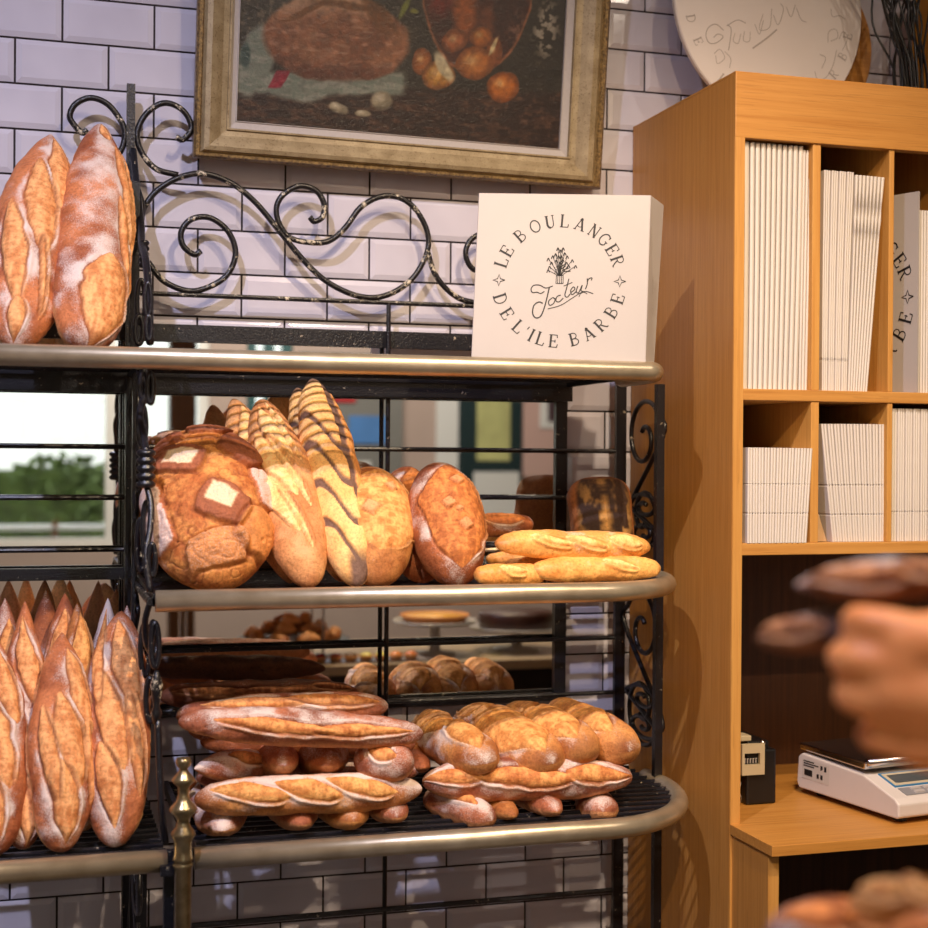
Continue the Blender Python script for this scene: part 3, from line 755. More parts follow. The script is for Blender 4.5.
for xa, xb in dx:
    cb(xa, xb, CY+.002, -.03, zs1, zr+.05, 'divider', M['wood_edge'])
    cb(xa, xb, CY+.002, -.03, zs2, zs1b, 'divider', M['wood_edge'])
YCF = Px(772, 852, CX).y
# counter, its front and the support under it
MB().hexa([(CX, CY, cz-.017), (CX, YCF, cz-.017), (CR+.1, YCF, cz-.017), (CR+.1, CY, cz-.017)][::-1],
          [(CX, CY, cz), (CX, YCF, cz), (CR+.1, YCF, cz), (CR+.1, CY, cz)][::-1]).build('counter', M['wood_x'], cab, bevel=.001)
cb(xs0, CR, CY, -.03, cz-.017, cz-.0002, 'counter_rear', M['wood_x'], 0)
cb(CX+.004, CX+.022, YCF+.02, CY, 0, cz-.017, 'support_panel', M['wood_z'])
cb(CX+.004, CX+.0222, YCF+.0185, YCF+.02, 0, cz-.017, 'edge_strip', M['wood_edge'], 0)
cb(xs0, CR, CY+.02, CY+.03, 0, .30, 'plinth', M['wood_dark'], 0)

# cartons -------------------------------------------------------
def carton_proto(name, th, dep, hh, pinch=(), bow=0., flare=None):
    "flat folded carton standing on its edge; pinch = heights where the crease narrows it; origin at the bottom front left"
    ts = sorted(set([i/8 for i in range(9)]+(list(flare[0]) if flare else [])+[p_+d for p_ in pinch for d in (-.012, 0, .012)]))
    mb = MB(); vs = []
    for t in ts:
        w = th
        if flare: w = th*float(np.interp(t, flare[0], flare[1]))
        if any(abs(t-p_) < .004 for p_ in pinch): w *= .55
        z = hh*t; bo = bow*math.sin(PI*t)-(w-th)/2
        vs += [(bo, 0, z), (bo+w*.5, -.0016, z), (bo+w, 0, z), (bo+w, dep, z), (bo, dep, z)]
    fs = []
    for i in range(len(ts)-1):
        for a in range(5):
            c = (a+1) % 5; fs.append((i*5+a, i*5+c, (i+1)*5+c, (i+1)*5+a))
    fs.append((4, 3, 2, 1, 0)); fs.append(tuple((len(ts)-1)*5+k for k in range(5)))
    mb.add(vs, fs)
    return mb
def copies(proto, places, group, label):
    for i, (loc, rot) in enumerate(places):
        o = proto if i == 0 else proto.copy()
        if i: C.objects.link(o)
        o.location = loc; o.rotation_euler = rot
        tag(o, label, 'carton', group)
def rotlean(a): return (0, a, 0)
YF = CY+.012
# upper left hole: eleven thick pale ones and six slimmer
h1 = P(760, 143, YF).z-zs1
x0 = XX(743.3, YF, 1.7)+.001; x1 = XX(811, YF, 1.7)-.001
p = carton_proto('c', .0072, .28, h1, bow=.0008).build('folded_carton', M['card2'])
n = 11; wA = (x1-x0)
copies(p, [((x0+.0092*i, YF+.0015*random.random(), zs1+.0004), rotlean(.0+.0022*i*(1 if i < 9 else .9))) for i in range(n)], 'folded cartons in the upper left pigeonhole', 'thick folded white carton standing at the left of the upper left pigeonhole')
p = carton_proto('c', .0046, .28, h1-.006).build('folded_carton', M['card2'])
copies(p, [((x0+.1035+.0055*i-.0005, YF+.002+.002*random.random(), zs1+.0004), rotlean(.014+.0008*i)) for i in range(4)], 'slim cartons at the right of the upper left pigeonhole', 'slim folded white carton standing at the right of the upper left pigeonhole')
# upper middle hole
x0 = XX(821.5, YF, 1.7)+.0015; h2 = P(850, 172, YF).z-zs1
p = carton_proto('c', .0036, .27, h2, pinch=(.14,), bow=-.001).build('folded_carton', M['card2'])
copies(p, [((x0+.0002+.0041*i, YF+.004*(i % 3)*.3, zs1+.0004), rotlean(.004+.0022*i)) for i in range(12)], 'thin cartons in the upper middle pigeonhole', 'thin white carton packed at the left of the upper middle pigeonhole')
p = carton_proto('c', .0042, .27, h2-.004, flare=((0, .12, .70, .735, .80, .855, .93, 1.), (.9, 1, .9, .35, 1.25, .35, 1.1, 1.35))).build('folded_carton', M['card2'])
copies(p, [((x0+.0500+.0047*i, YF+.001, zs1+.0004), rotlean(.034+.0068*i)) for i in range(8)], 'cartons with kinked flaps in the upper middle pigeonhole', 'white carton with zigzag folded flaps at the right of the upper middle pigeonhole')
# upper right hole: lettered box panel and thin cartons behind
lb = thing('lettered_carton', tuple(P(894.5, 388, -.30)), 'flat white carton with black round lettering leaning in the upper right pigeonhole', 'carton')
A = Vector((dx[1][1]+.002, CY+.14, zs1+.001)); Bx = XX(917.5, CY+.01, 1.7); Bp = Vector((Bx, CY+.01, zs1+.001))
exl = (Bp-A).normalized(); L_ = (Bp-A).length; nl = Vector((exl.y, -exl.x, 0)); nl = nl if nl.y < 0 else -nl
hl = P(916, 191, CY+.01).z-zs1-.001
zz_ = Vector((0, 0, 1))
MB().hexa([A-nl*.004, A, Bp, Bp-nl*.004][::-1], [A-nl*.004+zz_*hl, A+zz_*hl, Bp+zz_*hl, Bp-nl*.004+zz_*hl][::-1]).build('panel', M['card'], lb)
lm = MB(); ring_logo(lm, A, exl, zz_, nl, hl*1.02, (L_-.41*hl)/(hl*1.02), .47, .0006, clip=.002)
lm.build('round_lettering', M['ink'], lb)
p = carton_proto('c', .0045, .2, hl-.03).build('folded_carton', M['card2'])
xq = Bx+.006
copies(p, [((xq+.0055*i, YF+.006, zs1+.0004), rotlean(.0)) for i in range(14)], 'thin cartons in the upper right pigeonhole', 'thin white carton standing right of the lettered one in the upper right pigeonhole')
# lower left hole, fanned
x0 = XX(743.5, YF, 1.4)+.001; h3 = P(770, 448, YF).z-zs2
p = carton_proto('c', .0046, .27, h3, pinch=(.31, .62)).build('folded_carton', M['card2'])
for i in range(1): pass
copies(p, [((x0+.0050*i, YF-.012+.001*(i % 2), zs2+.0004), rotlean(.0036*max(0, i-4))) for i in range(22)], 'short cartons in the lower left pigeonhole', 'short white carton fanned out in the lower left pigeonhole')
# lower middle hole, leaning to the left
x0 = XX(826, YF, 1.4); h4 = P(850, 424, YF).z-zs2
p = carton_proto('c', .0047, .27, h4, pinch=(.23, .48)).build('folded_carton', M['card2'])
copies(p, [((x0+.013+.0050*i, YF+.001*(i % 2), zs2+.0004), rotlean(-.118+.0058*i)) for i in range(20)], 'leaning cartons in the lower middle pigeonhole', 'white carton leaning left in the lower middle pigeonhole')
# lower right
x0 = dx[1][1]+.0025; h5 = P(910, 409, YF).z-zs2
p = carton_proto('c', .0044, .27, h5, pinch=(.22,)).build('folded_carton', M['card2'])
copies(p, [((x0+.0050*i, YF+.001*(i % 3), zs2+.0004), rotlean(0)) for i in range(24)], 'tall cartons in the lower right pigeonhole', 'tall white carton packed upright in the lower right pigeonhole')
# perforation marks across the fanned ones are creases: thin dark dashes
# small brown box with lettering between the lower left and middle stacks
sb = thing('small_kraft_box', (XX(822, YF), YF, zs2), 'small brown box with dark lettering wedged beside the leaning cartons', 'box')
q0 = Vector((dx[0][1]+.001, CY+.02, zs2+.001))
MB().hexa([q0, q0+Vector((.026, 0, 0)), q0+Vector((.026, .08, 0)), q0+Vector((0, .08, 0))], [q0+Vector((0, 0, .048)), q0+Vector((.010, 0, .046)), q0+Vector((.010, .08, .046)), q0+Vector((0, .08, .048))]).build('box_body', M['kraft'], sb)
sm_ = MB(); w0 = q0+Vector((.001, .012, .052)); sm_.box(w0.x, w0.x+.010, w0.y, w0.y+.003, w0.z-.006, w0.z+.075); sm_.build('upright_flap', M['card2'], sb)
st_ = MB()
for i, ch in enumerate('JOCTEUR'): letter(st_, ch, w0+Vector((.0055, 0, 0)), Vector((1, 0, 0)), Vector((0, 0, 1)), Vector((0, -1, 0)), .0085, -PI/2, (0, .066-i*.0095), .0006)
st_.build('lettering', M['ink'], sb)

# ================================================================ ROUND WHITE CAKE BOARD ON TOP
ry = -.12
dc = thing('round_cake_board', (1.25, ry, ctop), 'large round white board with faint script standing on top of the cabinet', 'cake board')
rr_ = .195; rv = .222; lean = math.radians(5)
cc = Vector((XX(768, ry, 2.25), ry, ctop+.001+rv*math.cos(lean)+.0075*math.sin(lean)))
dax = Vector((0, -math.cos(lean), math.sin(lean))); dup = Vector((0, math.sin(lean), math.cos(lean))); dex = Vector((1, 0, 0))
dmb = MB(); pr0 = [(-.002, -.0065), (0, -.004), (0, .004), (-.002, .0065)]; vs = []
for d_, h_ in pr0:
    for k in range(96): vs.append(cc+dex*((rr_+d_)*math.cos(2*PI*k/96))+dup*((rv+d_)*math.sin(2*PI*k/96))+dax*h_)
dmb.add(vs, [(i*96+k, i*96+(k+1) % 96, (i+1)*96+(k+1) % 96, (i+1)*96+k) for i in range(3) for k in range(96)]+[tuple(range(95, -1, -1)), tuple(range(288, 384))]).build('disc', M['board_white'], dc)
dm = MB()
o_ = cc+dax*.0066
def dz(pts, w=2.2):
    v = smooth_path([((x-375)/320*rr_, (20-y)/320*rr_, 0) for x, y in pts], 5)
    dm.ribbon([(p.x, p.y) for p in v], w/320*rr_, o_, dex, dup, dax, .0004)
# faint script in the zoomed photo's coordinates (centre 375,20)
dz([(215, 125), (190, 108), (165, 120), (155, 145), (165, 168), (190, 165), (212, 145), (195, 138), (180, 150)], 3)
dz([(228, 105), (240, 120), (232, 170), (228, 185)], 3); dz([(225, 110), (262, 88), (290, 95)], 2.5)
dz([(252, 130), (246, 155), (262, 160), (272, 130)]); dz([(285, 120), (280, 150), (300, 150), (304, 120)])
dz([(320, 95), (335, 125), (350, 80)]); dz([(350, 60), (335, 110), (370, 100), (380, 40)]); dz([(385, 60), (400, 90), (420, 40), (410, 20)])
dz([(430, 30), (445, 60), (462, 20)]); dz([(465, 30), (480, 65), (498, 72)]); dz([(310, 172), (360, 135), (395, 105)], 5)
dz([(180, 200), (200, 185), (215, 210), (190, 230), (185, 205)]); dz([(215, 190), (235, 210), (230, 240)])
dz([(570, 130), (575, 95), (600, 85), (605, 110), (580, 125)]); dz([(610, 115), (625, 90), (640, 110), (620, 150)]); dz([(600, 150), (585, 200), (560, 240), (530, 250), (520, 225)])
dz([(540, 170), (560, 180), (545, 215)]); dz([(585, 20), (590, 45), (615, 40), (635, 50)])
Rg = .86*rr_
for i, ch in enumerate('LEBOULANGER'):
    a = math.radians(-70+13.6*i); letter(dm, ch, o_, dex, dup, dax, .018, -a, (Rg*math.sin(a), 1.18*Rg*math.cos(a)), .0004)
for i, ch in enumerate("DE LILE BARBE"):
    a = math.radians(-76+12.6*i); letter(dm, ch, o_, dex, dup, dax, .018, a, (Rg*math.sin(a), -1.18*Rg*math.cos(a)), .0004)
dm.build('embossed_script', M['inkboard'], dc)
c2 = Vector((XX(795, -.07, 2.2), -.07, ctop+.001+.165))
tag(MB().lathe(c2, [(.163, -.005), (.165, -.003), (.165, .003), (.163, .005)], 64, (0, -1, 0)).build('round_wooden_board', M['wood_x'], origin=tuple(c2)), 'round brown wooden board standing behind the white one on the cabinet', 'board')
# bundle of dark dried stems
bd = thing('dried_stem_bundle', (XX(915, -.2), -.2, ctop), 'bundle of black dried stems on the cabinet at the top right corner', 'dried plant')
rs = random.Random(8)
for i in range(26):
    bxp = XX(907+rs.uniform(-4, 18), -.22, 2.2); by = -.22+rs.uniform(-.03, .03)
    pts = [(bxp, by, ctop), (bxp-.006+rs.uniform(-.01, .01), by, ctop+.10), (bxp-.03+rs.uniform(-.02, .03), by+rs.uniform(-.02, .02), ctop+.19), (bxp-.06+rs.uniform(-.05, .09), by+rs.uniform(-.04, .04), ctop+.30)]
    MB().tube(smooth_path(pts, 5), .0021, 6).build('stem', M['black_plastic'], bd, smooth=True)
tag(MB().box(XX(924, -.13), XX(924, -.13)+.10, -.14, -.08, ctop, ctop+.30).build('ochre_box', simple('ochre_card', (196, 140, 40), .6, 0, .1, 20), origin=(XX(924, -.13), -.13, ctop)), 'ochre box standing behind the dried stems at the top right corner', 'box')

# ================================================================ LABEL DEVICE
DV = Pz(757, 804, cz).y+.40
dvx0 = XX(742, (-.40+DV), .9); dvx1 = XX(775, (-.40+DV), .9); dz0 = cz; 
dev = thing('number_stamp', ((dvx0+dvx1)/2, (-.37+DV), cz), 'small black number stamp machine with a beige face on the oak counter', 'stamp machine')
ztop = P(758, 742, (-.40+DV)).z
MB().box(dvx0+.006, dvx1, (-.405+DV), (-.29+DV), cz, ztop-.012).build('body', M['black_plastic'], dev, bevel=.004)
MB().box(dvx0+.010, dvx1-.012, (-.400+DV), (-.31+DV), ztop-.014, ztop+.002).build('upper_body', M['black_plastic'], dev, bevel=.003)
fz0, fz1 = P(750, 775, (-.41+DV)).z, P(750, 744, (-.41+DV)).z; fx0, fx1 = XX(741.5, (-.41+DV), .9), XX(764, (-.41+DV), .9)
wx0, wx1 = XX(744.5, (-.412+DV), .9), XX(760, (-.412+DV), .9); wz0_, wz1_ = P(750, 765, (-.412+DV)).z, P(750, 753.5, (-.412+DV)).z
fcm = MB()
fcm.box(fx0, wx0, (-.412+DV), (-.405+DV), fz0, fz1); fcm.box(wx1, fx1, (-.412+DV), (-.405+DV), fz0, fz1); fcm.box(wx0, wx1, (-.412+DV), (-.405+DV), fz0, wz0_); fcm.box(wx0, wx1, (-.412+DV), (-.405+DV), wz1_, fz1)
fcm.build('face_plate', M['beige_plastic'], dev)
dg = MB()
for i in range(5):
    xx = wx0+.002+(wx1-wx0-.003)*i/5; dg.box(xx, xx+.0016, (-.4075+DV), (-.4055+DV), wz0_+.002, wz0_+.009); dg.box(xx, xx+.003, (-.4075+DV), (-.4055+DV), wz0_+.009, wz0_+.0102)
dg.build('digit_wheels', M['card'], dev)
MB().box(fx0+.003, fx0+.024, (-.40+DV), (-.37+DV), ztop+.002, ztop+.012).build('top_lever', M['beige_plastic'], dev, bevel=.002)
MB().lathe((fx1+.003, (-.397+DV), ztop-.006), [(.002, 0), (.006, .001), (.006, .006), (.003, .009)], 16).build('knob', M['steel'], dev, smooth=True)
rc = Vector((XX(742, (-.425+DV), .9), (-.418+DV), 0))
pr = []
for i in range(30):
    t = i/29; pr.append(Vector((rc.x+.004*math.sin(t*7), rc.y+.006*math.cos(t*5), cz+.003+.038*t)))
rbm = MB(); vs = []
for q in pr: vs += [q, q+Vector((.006, .012, 0))]
rbm.add(vs, [(2*i, 2*i+1, 2*i+3, 2*i+2) for i in range(len(pr)-1)])
rr2 = rbm.build('paper_strip', M['card'], origin=(rc.x, rc.y, cz)); md = rr2.modifiers.new('s', 'SOLIDIFY'); md.thickness = .0006
tag(rr2, 'curled white paper strip standing beside the number stamp', 'paper strip')

# ================================================================ SCALE
s0 = Pz(798, 786, cz+.012); s1 = Pz(898.5, 820, cz+.010)
sy = Vector((s0.x-s1.x, s0.y-s1.y, 0)).normalized(); sx = Vector((-sy.y, sy.x, 0)); sx = sx if sx.x > 0 else -sx
Ls = (Vector((s0.x, s0.y, 0))-Vector((s1.x, s1.y, 0))).length; Ws = .30
sc_ = thing('counter_scale', (s1.x, s1.y, cz), 'pale grey electronic shop scale with a steel pan on the oak counter', 'scale')
so_ = Vector((s1.x, s1.y, cz))
def SO(x, y, z): return so_+sx*x+sy*y+Vector((0, 0, z))
# side profile (y, z) from front to back
pf = [(.004, .010), (0, .014), (.0, .034), (.010, .042), (.085, .066), (Ls-.01, .073), (Ls, .066), (Ls+.004, .020), (Ls-.002, .010)]
ins = .012
ring = lambda x, k: [SO(x, y+(0 if not k else 0), z) for y, z in pf]
m_ = MB(); n_ = len(pf)
L0 = [SO(0, y, z) for y, z in pf]; Lm = [SO(Ws, y, z) for y, z in pf]
m_.add(L0+Lm, [tuple(range(n_)), tuple(range(2*n_-1, n_-1, -1))]+[(i, n_+i, n_+(i+1) % n_, (i+1) % n_) for i in range(n_)])
m_.build('housing', M['grey_plastic'], sc_, bevel=.004)
for x in (.03, Ws-.03):
    for y in (.03, Ls-.03): MB().lathe(SO(x, y, 0), [(.010, 0), (.012, .002), (.010, .012)], 12).build('foot', M['black_plastic'], sc_)
pn_ = MB().hexa([SO(.002, .085, .074), SO(Ws-.002, .085, .074), SO(Ws-.002, Ls-.002, .078), SO(.002, Ls-.002, .078)], [SO(.0, .080, .088), SO(Ws, .080, .088), SO(Ws, Ls, .090), SO(.0, Ls, .090)])
pn_.build('steel_pan', M['steel'], sc_, bevel=.003)
MB().tube([SO(.004, .080, .087), SO(Ws-.004, .080, .087)], .0065, 12).build('pan_rim', M['steel'], sc_, smooth=True)
def SF_(x, t, h=0): # point on the sloping front panel (t 0..1 up the slope)
    a = Vector((0, 0, 0)); y = .010+.075*t; z = .042+.024*t
    return SO(x, y, z)+(Vector((0, 0, 1))*.95-sy*.3)*h
def plate(x0, x1, t0, t1, h0, h1, name, mat):
    MB().hexa([SF_(x0, t0, h0), SF_(x1, t0, h0), SF_(x1, t1, h0), SF_(x0, t1, h0)], [SF_(x0, t0, h1), SF_(x1, t0, h1), SF_(x1, t1, h1), SF_(x0, t1, h1)]).build(name, mat, sc_)
plate(.028, .22, .40, .96, 0, .0015, 'display_surround', M['blue'])
plate(.031, .217, .44, .92, .0015, .0022, 'display_frame', M['beige_plastic'])
plate(.038, .205, .52, .84, .0022, .0028, 'display_screen', M['lcd'])
plate(.030, .24, .06, .34, 0, .0015, 'key_panel', simple('key_panel_grey', (130, 128, 132), .5))
for i in range(6):
    for j in range(2): 
        MB().hexa([SF_(.052+.028*i, .09+.13*j, .0015), SF_(.072+.028*i, .09+.13*j, .0015), SF_(.072+.028*i, .18+.13*j, .0015), SF_(.052+.028*i, .18+.13*j, .0015)], [SF_(.053+.028*i, .10+.13*j, .004), SF_(.071+.028*i, .10+.13*j, .004), SF_(.071+.028*i, .17+.13*j, .004), SF_(.053+.028*i, .17+.13*j, .004)]).build('key', M['card'], sc_)
# type sticker on the left side
tk = MB(); tnn = -sx
def SS(y, z, h=.0005): return SO(-h, y, z)
tk.add([SS(Ls-.085, .030), SS(Ls-.085, .064), SS(Ls-.012, .064), SS(Ls-.012, .030)], [(0, 1, 2, 3)])
tk.build('type_sticker', simple('silver_sticker', (196, 188, 180), .4), sc_)
ti = MB()
for j in range(3): ti.add([SS(Ls-.045-.012*(j % 2), .060-.004*j, .0008), SS(Ls-.045-.012*(j % 2), .0622-.004*j, .0008), SS(Ls-.016, .0622-.004*j, .0008), SS(Ls-.016, .060-.004*j, .0008)], [(0, 1, 2, 3)])
ti.add([SS(Ls-.040, .036, .0008), SS(Ls-.040, .047, .0008), SS(Ls-.018, .047, .0008), SS(Ls-.018, .036, .0008)], [(0, 1, 2, 3)])
for j in range(2): ti.add([SS(Ls-.068+.010*j, .036, .0008), SS(Ls-.068+.010*j, .044, .0008), SS(Ls-.062+.010*j, .044, .0008), SS(Ls-.062+.010*j, .036, .0008)], [(0, 1, 2, 3)])
for j in range(2): ti.add([SS(Ls-.078+.010*j, .051+.003*j, .0008), SS(Ls-.078+.010*j, .060, .0008), SS(Ls-.072+.010*j, .060, .0008), SS(Ls-.072+.010*j, .051, .0008)], [(0, 1, 2, 3)])
ti.build('sticker_print', M['ink'], sc_)
# ================================================================ BREAD
def bread_mat(name, speck=520, fl=(236, 222, 214), rough=.6, bump=.75, speckle=.22):
    m = NT(name); a = m.n('ShaderNodeAttribute', attribute_name='col'); v = m.obj()
    n = m.noise(v, speck, 4, .7); n2 = m.noise(v, 240, 5, .7); n3 = m.noise(v, 900, 2)
    c = m.mix(.85, a.outputs['Color'], m.ramp(n2, [(.28, (.50, .43, .37)), (.5, (.98, .97, .96)), (.72, (1.26, 1.24, 1.2))]), 'MULTIPLY')
    c = m.mix(1., c, (1.24, 1.08, .86), 'MULTIPLY')
    # flour clings in specks: threshold moves with the flour amount kept in alpha
    s = m.mth('ADD', m.mth('MULTIPLY', n, .62), m.mth('MULTIPLY', n3, .38))
    fm = m.mth('MULTIPLY', m.mth('SUBTRACT', m.mth('ADD', s, a.outputs['Alpha']), .92), 4.2, True)
    c2 = m.mix(m.mth('MULTIPLY', fm, .82), c, lin(fl))
    c3 = m.mix(m.mth('MULTIPLY', m.mth('GREATER_THAN', n3, .66), speckle), c2, (.10, .045, .02))
    m.l(c3, m.b.inputs['Base Color']); m.inp('Roughness', rough); m.b.inputs['Specular IOR Level'].default_value = .35
    m.bump(m.mth('ADD', m.mth('MULTIPLY', n2, .7), m.mth('MULTIPLY', n, .3)), bump, .003)
    return m.m
M['crust'] = bread_mat('floured_crust')
M['crust_seed'] = bread_mat('semolina_crust', 600, (224, 176, 126), .7, .6, .1)
M['crust_gloss'] = bread_mat('golden_crust', 300, (236, 214, 190), .42, .2, .06)
STY = {
 'batard': dict(c1=(190, 124, 86), c2=(140, 80, 54), cut1=(228, 178, 130), cut2=(186, 124, 78), fl=.38, under=(222, 190, 144), ear=(234, 192, 144)),
 'pink': dict(c1=(172, 110, 84), c2=(120, 68, 52), cut1=(222, 168, 112), cut2=(176, 112, 66), fl=.40, under=(186, 140, 104), ear=(234, 192, 148)),
 'dark': dict(c1=(112, 68, 48), c2=(68, 42, 32), cut1=(190, 142, 106), cut2=(110, 68, 46), fl=.26, under=(110, 70, 48), ear=(214, 172, 136)),
 'gold': dict(c1=(204, 152, 98), c2=(150, 94, 54), cut1=(224, 178, 118), cut2=(184, 126, 72), fl=.34, under=(190, 142, 92), ear=(236, 196, 140)),
 'pale': dict(c1=(230, 186, 118), c2=(206, 148, 84), cut1=(242, 210, 154), cut2=(222, 170, 104), fl=.22, under=(234, 198, 132), ear=(246, 220, 172)),
 'semol': dict(c1=(214, 168, 124), c2=(182, 130, 88), cut1=(242, 216, 168), cut2=(224, 182, 126), fl=.30, under=(186, 138, 98), ear=(204, 146, 102)),
 'poppy': dict(c1=(242, 212, 160), c2=(230, 184, 124), cut1=(242, 208, 148), cut2=(228, 176, 110), fl=.0, under=(214, 160, 104), ear=(214, 160, 110)),
 'brown': dict(c1=(166, 102, 66), c2=(110, 60, 38), cut1=(204, 138, 82), cut2=(156, 94, 52), fl=.34, under=(160, 110, 72), ear=(224, 176, 126)),
}
def mk_mesh(name, pos, colr, nu, nv, mat):
    me = bpy.data.meshes.new(name)
    idx = np.arange(nu*nv).reshape(nu, nv); j = np.roll(idx, -1, 1)
    fc = np.stack([idx[:-1], j[:-1], j[1:], idx[1:]], -1).reshape(-1, 4)
    n = nu*nv
    me.vertices.add(n); me.vertices.foreach_set('co', pos.reshape(-1, 3).ravel())
    nf = len(fc); me.loops.add(nf*4); me.polygons.add(nf)
    me.loops.foreach_set('vertex_index', fc.ravel().astype(np.int32)); me.polygons.foreach_set('loop_start', np.arange(0, nf*4, 4, dtype=np.int32))
    me.update(calc_edges=True); me.validate()
    at = me.color_attributes.new('col', 'FLOAT_COLOR', 'POINT'); at.data.foreach_set('color', colr.reshape(-1, 4).astype(np.float32).ravel())
    me.shade_smooth(); me.materials.append(mat); return me
def loaf_mesh(name, L, W, H, sty='batard', seed=1, cuts=(), ea=(3.6, .5), eb=(3.6, .5), nu=150, nv=96, flat=.85, lump=1., fl=None, fn=None, mat=None, sq=1., bend=0., sx=0., ek=1., tipk=.45):
    S = STY[sty] if isinstance(sty, str) else sty
    t = np.linspace(0, 1, nu); s = -np.cos(PI*t)
    s = .55*s+.45*(2*t-1)
    th = np.linspace(-PI, PI, nv, endpoint=False)
    s_, T = np.meshgrid(s, th, indexing='ij')
    p_ = np.where(s_ < 0, ea[0], eb[0]); q_ = np.where(s_ < 0, ea[1], eb[1])
    r = np.maximum(1-np.abs(s_)**p_, 0)**q_
    sn = np.sign(np.sin(T))*np.abs(np.sin(T))**sq; cs = np.sign(np.cos(T))*np.abs(np.cos(T))**sq
    y = -(W/2)*r*sn; z = (H/2)*r*cs; z = np.where(z < 0, z*flat, z); x = s_*L/2
    z = z + bend*(1-s_**2)
    y = y + sx*(1-s_**2)
    A = x; B = T*(W/2)*.9
    p = np.stack([x, y, z], -1)
    low = fbm(p*16+seed*3.1, seed, 2)-.5; mid = fbm(p*55+seed, seed+5, 3)-.5; hi = fbm(p*170, seed+11, 3)-.5
    disp = lump*(low*.010*min(1, W/.07)+mid*.0035+hi*.0012)
    near = np.zeros_like(x); inside = np.zeros_like(x); edge = np.zeros_like(x); ear = np.zeros_like(x)
    wob = (fbm(p*40+9, seed+21, 2)-.5)
    for c in cuts:
        a0, b0, ln, wd, ang = c[:5]; bul = c[5] if len(c) > 5 else .004
        an = math.radians(ang); da = A-a0*L/2; db = B-b0*W/2
        a = da*math.cos(an)+db*math.sin(an); b = -da*math.sin(an)+db*math.cos(an)
        hl = ln*L/2/1.; hw = wd*W/2*np.maximum(1-(a/hl)**2, 0)**.75*(1+.5*wob)+1e-5
        ok = (np.abs(a) < hl)
        d = b/hw
        ins = (1-sstep(.86, 1.04, np.abs(d)))*ok
        fade = sstep(0, .25, 1-np.abs(a)/hl)
        thk = .0022/np.maximum(hw, .002)
        ed = np.exp(-((np.abs(d)-1)/(thk*.8))**2)*ok*fade
        er = np.exp(-((d-1-thk*1.6)/(thk*1.3))**2)*ok*fade
        near = np.maximum(near, np.exp(-((np.abs(d)-1.25)/.4)**2)*ok*fade*(hw > .003))
        inside = np.maximum(inside, ins); edge = np.maximum(edge*(1-ins*.7), ed); ear = np.maximum(ear*(1-ins), er)
        disp = disp + bul*ins*(1-np.clip(d, -1, 1)**2)*fade - .0026*ed*(d < 0) - .0015*ed + .0040*er
    edge = edge*ek; ear = ear*ek
    rip = .6*fbm(np.stack([A*70, B*190, 0*A], -1)+seed, seed+31, 3)+.4*fbm(np.stack([A*260, B*90, 0*A], -1)+seed, seed+33, 3)
    def C3(c): return lina(np.array(c, float))
    nl = sstep(.25, .75, fbm(p*26+3, seed+41, 3))[..., None]
    col = C3(S['c1'])*(1-nl)+C3(S['c2'])*nl
    dk = sstep(.58, .78, fbm(p*14+13, seed+47, 3))[..., None]*.45
    col = col*(1-dk)+C3(S['c2'])*.75*dk
    ncut = sstep(.3, .7, rip)[..., None]
    cc = C3(S['cut1'])*(1-ncut)+C3(S['cut2'])*ncut
    cc = cc*(1.06-.0*ncut)
    und = sstep(1.35, 1.9, np.abs(T)+.5*mid)[..., None]
    col = col*(1-und)+C3(S['under'])*(.8+.4*nl)*und
    col = col*(1-inside[..., None])+cc*inside[..., None]
    e3 = (edge*.75)[..., None]; col = col*(1-e3)+C3((92, 48, 26))*e3
    r3 = (ear*.45)[..., None]; col = col*(1-r3)+C3(S['ear'])*r3
    tip = sstep(.86, 1., np.abs(s_))[..., None]*tipk; col = col*(1-tip)+C3((96, 50, 28))*tip
    fm = S['fl'] if fl is None else fl
    flour = (fm-.04)*(1-.75*inside)*(1-.8*und[..., 0])*(1-.6*edge)+.75*(fbm(p*30+31, seed+53, 3)-.5)*(1-inside)
    flour = flour + .15*near*(1-inside)*(fm > .3) + .16*np.exp(-(np.abs(B)/(W*.35))**2)*(1-inside)-.04
    if fn is not None: disp, col, flour = fn(A, B, s_, T, p, disp, col, flour, C3, seed, L, W)
    # displace along approximate normal
    nr = np.stack([.25*s_/(L/2)*W/2, y/(W/2)**2, z/(H/2)**2], -1); nr /= np.maximum(np.linalg.norm(nr, axis=-1, keepdims=True), 1e-6)
    p = p + nr*(disp*np.minimum(1, r*1.6))[..., None]
    colr = np.concatenate([np.clip(col, 0, 1), np.clip(flour, 0, 1)[..., None]], -1)
    return mk_mesh(name, p, colr, nu, nv, mat or M['crust'])
def put(me, a, b, face, label, group=None, name='loaf', cat='bread'):
    a = Vector(a); b = Vector(b); X = (b-a).normalized(); Z = Vector(face); Z = (Z-X*Z.dot(X)).normalized(); Y = Z.cross(X)
    o = bpy.data.objects.new(name, me); C.objects.link(o)
    mt = Matrix((X, Y, Z)).transposed().to_4x4(); mt.translation = (a+b)/2; o.matrix_world = mt
    return tag(o, label, cat, group)
def pxm(w, p): return w*dist(p)/f     # picture pixels -> metres at a point
def bread(a, b, wpx, h, label, sty='batard', seed=1, cuts=(), face=(0, -1, .1), group=None, name='loaf', za=None, zb=None, **k):
    if a[1] > 650 and za is None: wpx *= 1.08; h *= 1.12
    "a, b = (px, py, Y); za/zb override the height of an end"
    A = P(*a); B = P(*b)
    if za is not None: A = Vector((XX(a[0], a[2], za), a[2], za))
    if zb is not None: B = Vector((XX(b[0], b[2], zb), b[2], zb))
    L = (B-A).length; W = pxm(wpx, (A+B)/2)
    me = loaf_mesh(name, L, W, W*h, sty, seed, cuts, **k)
    return put(me, A, B, face, label, group, name)
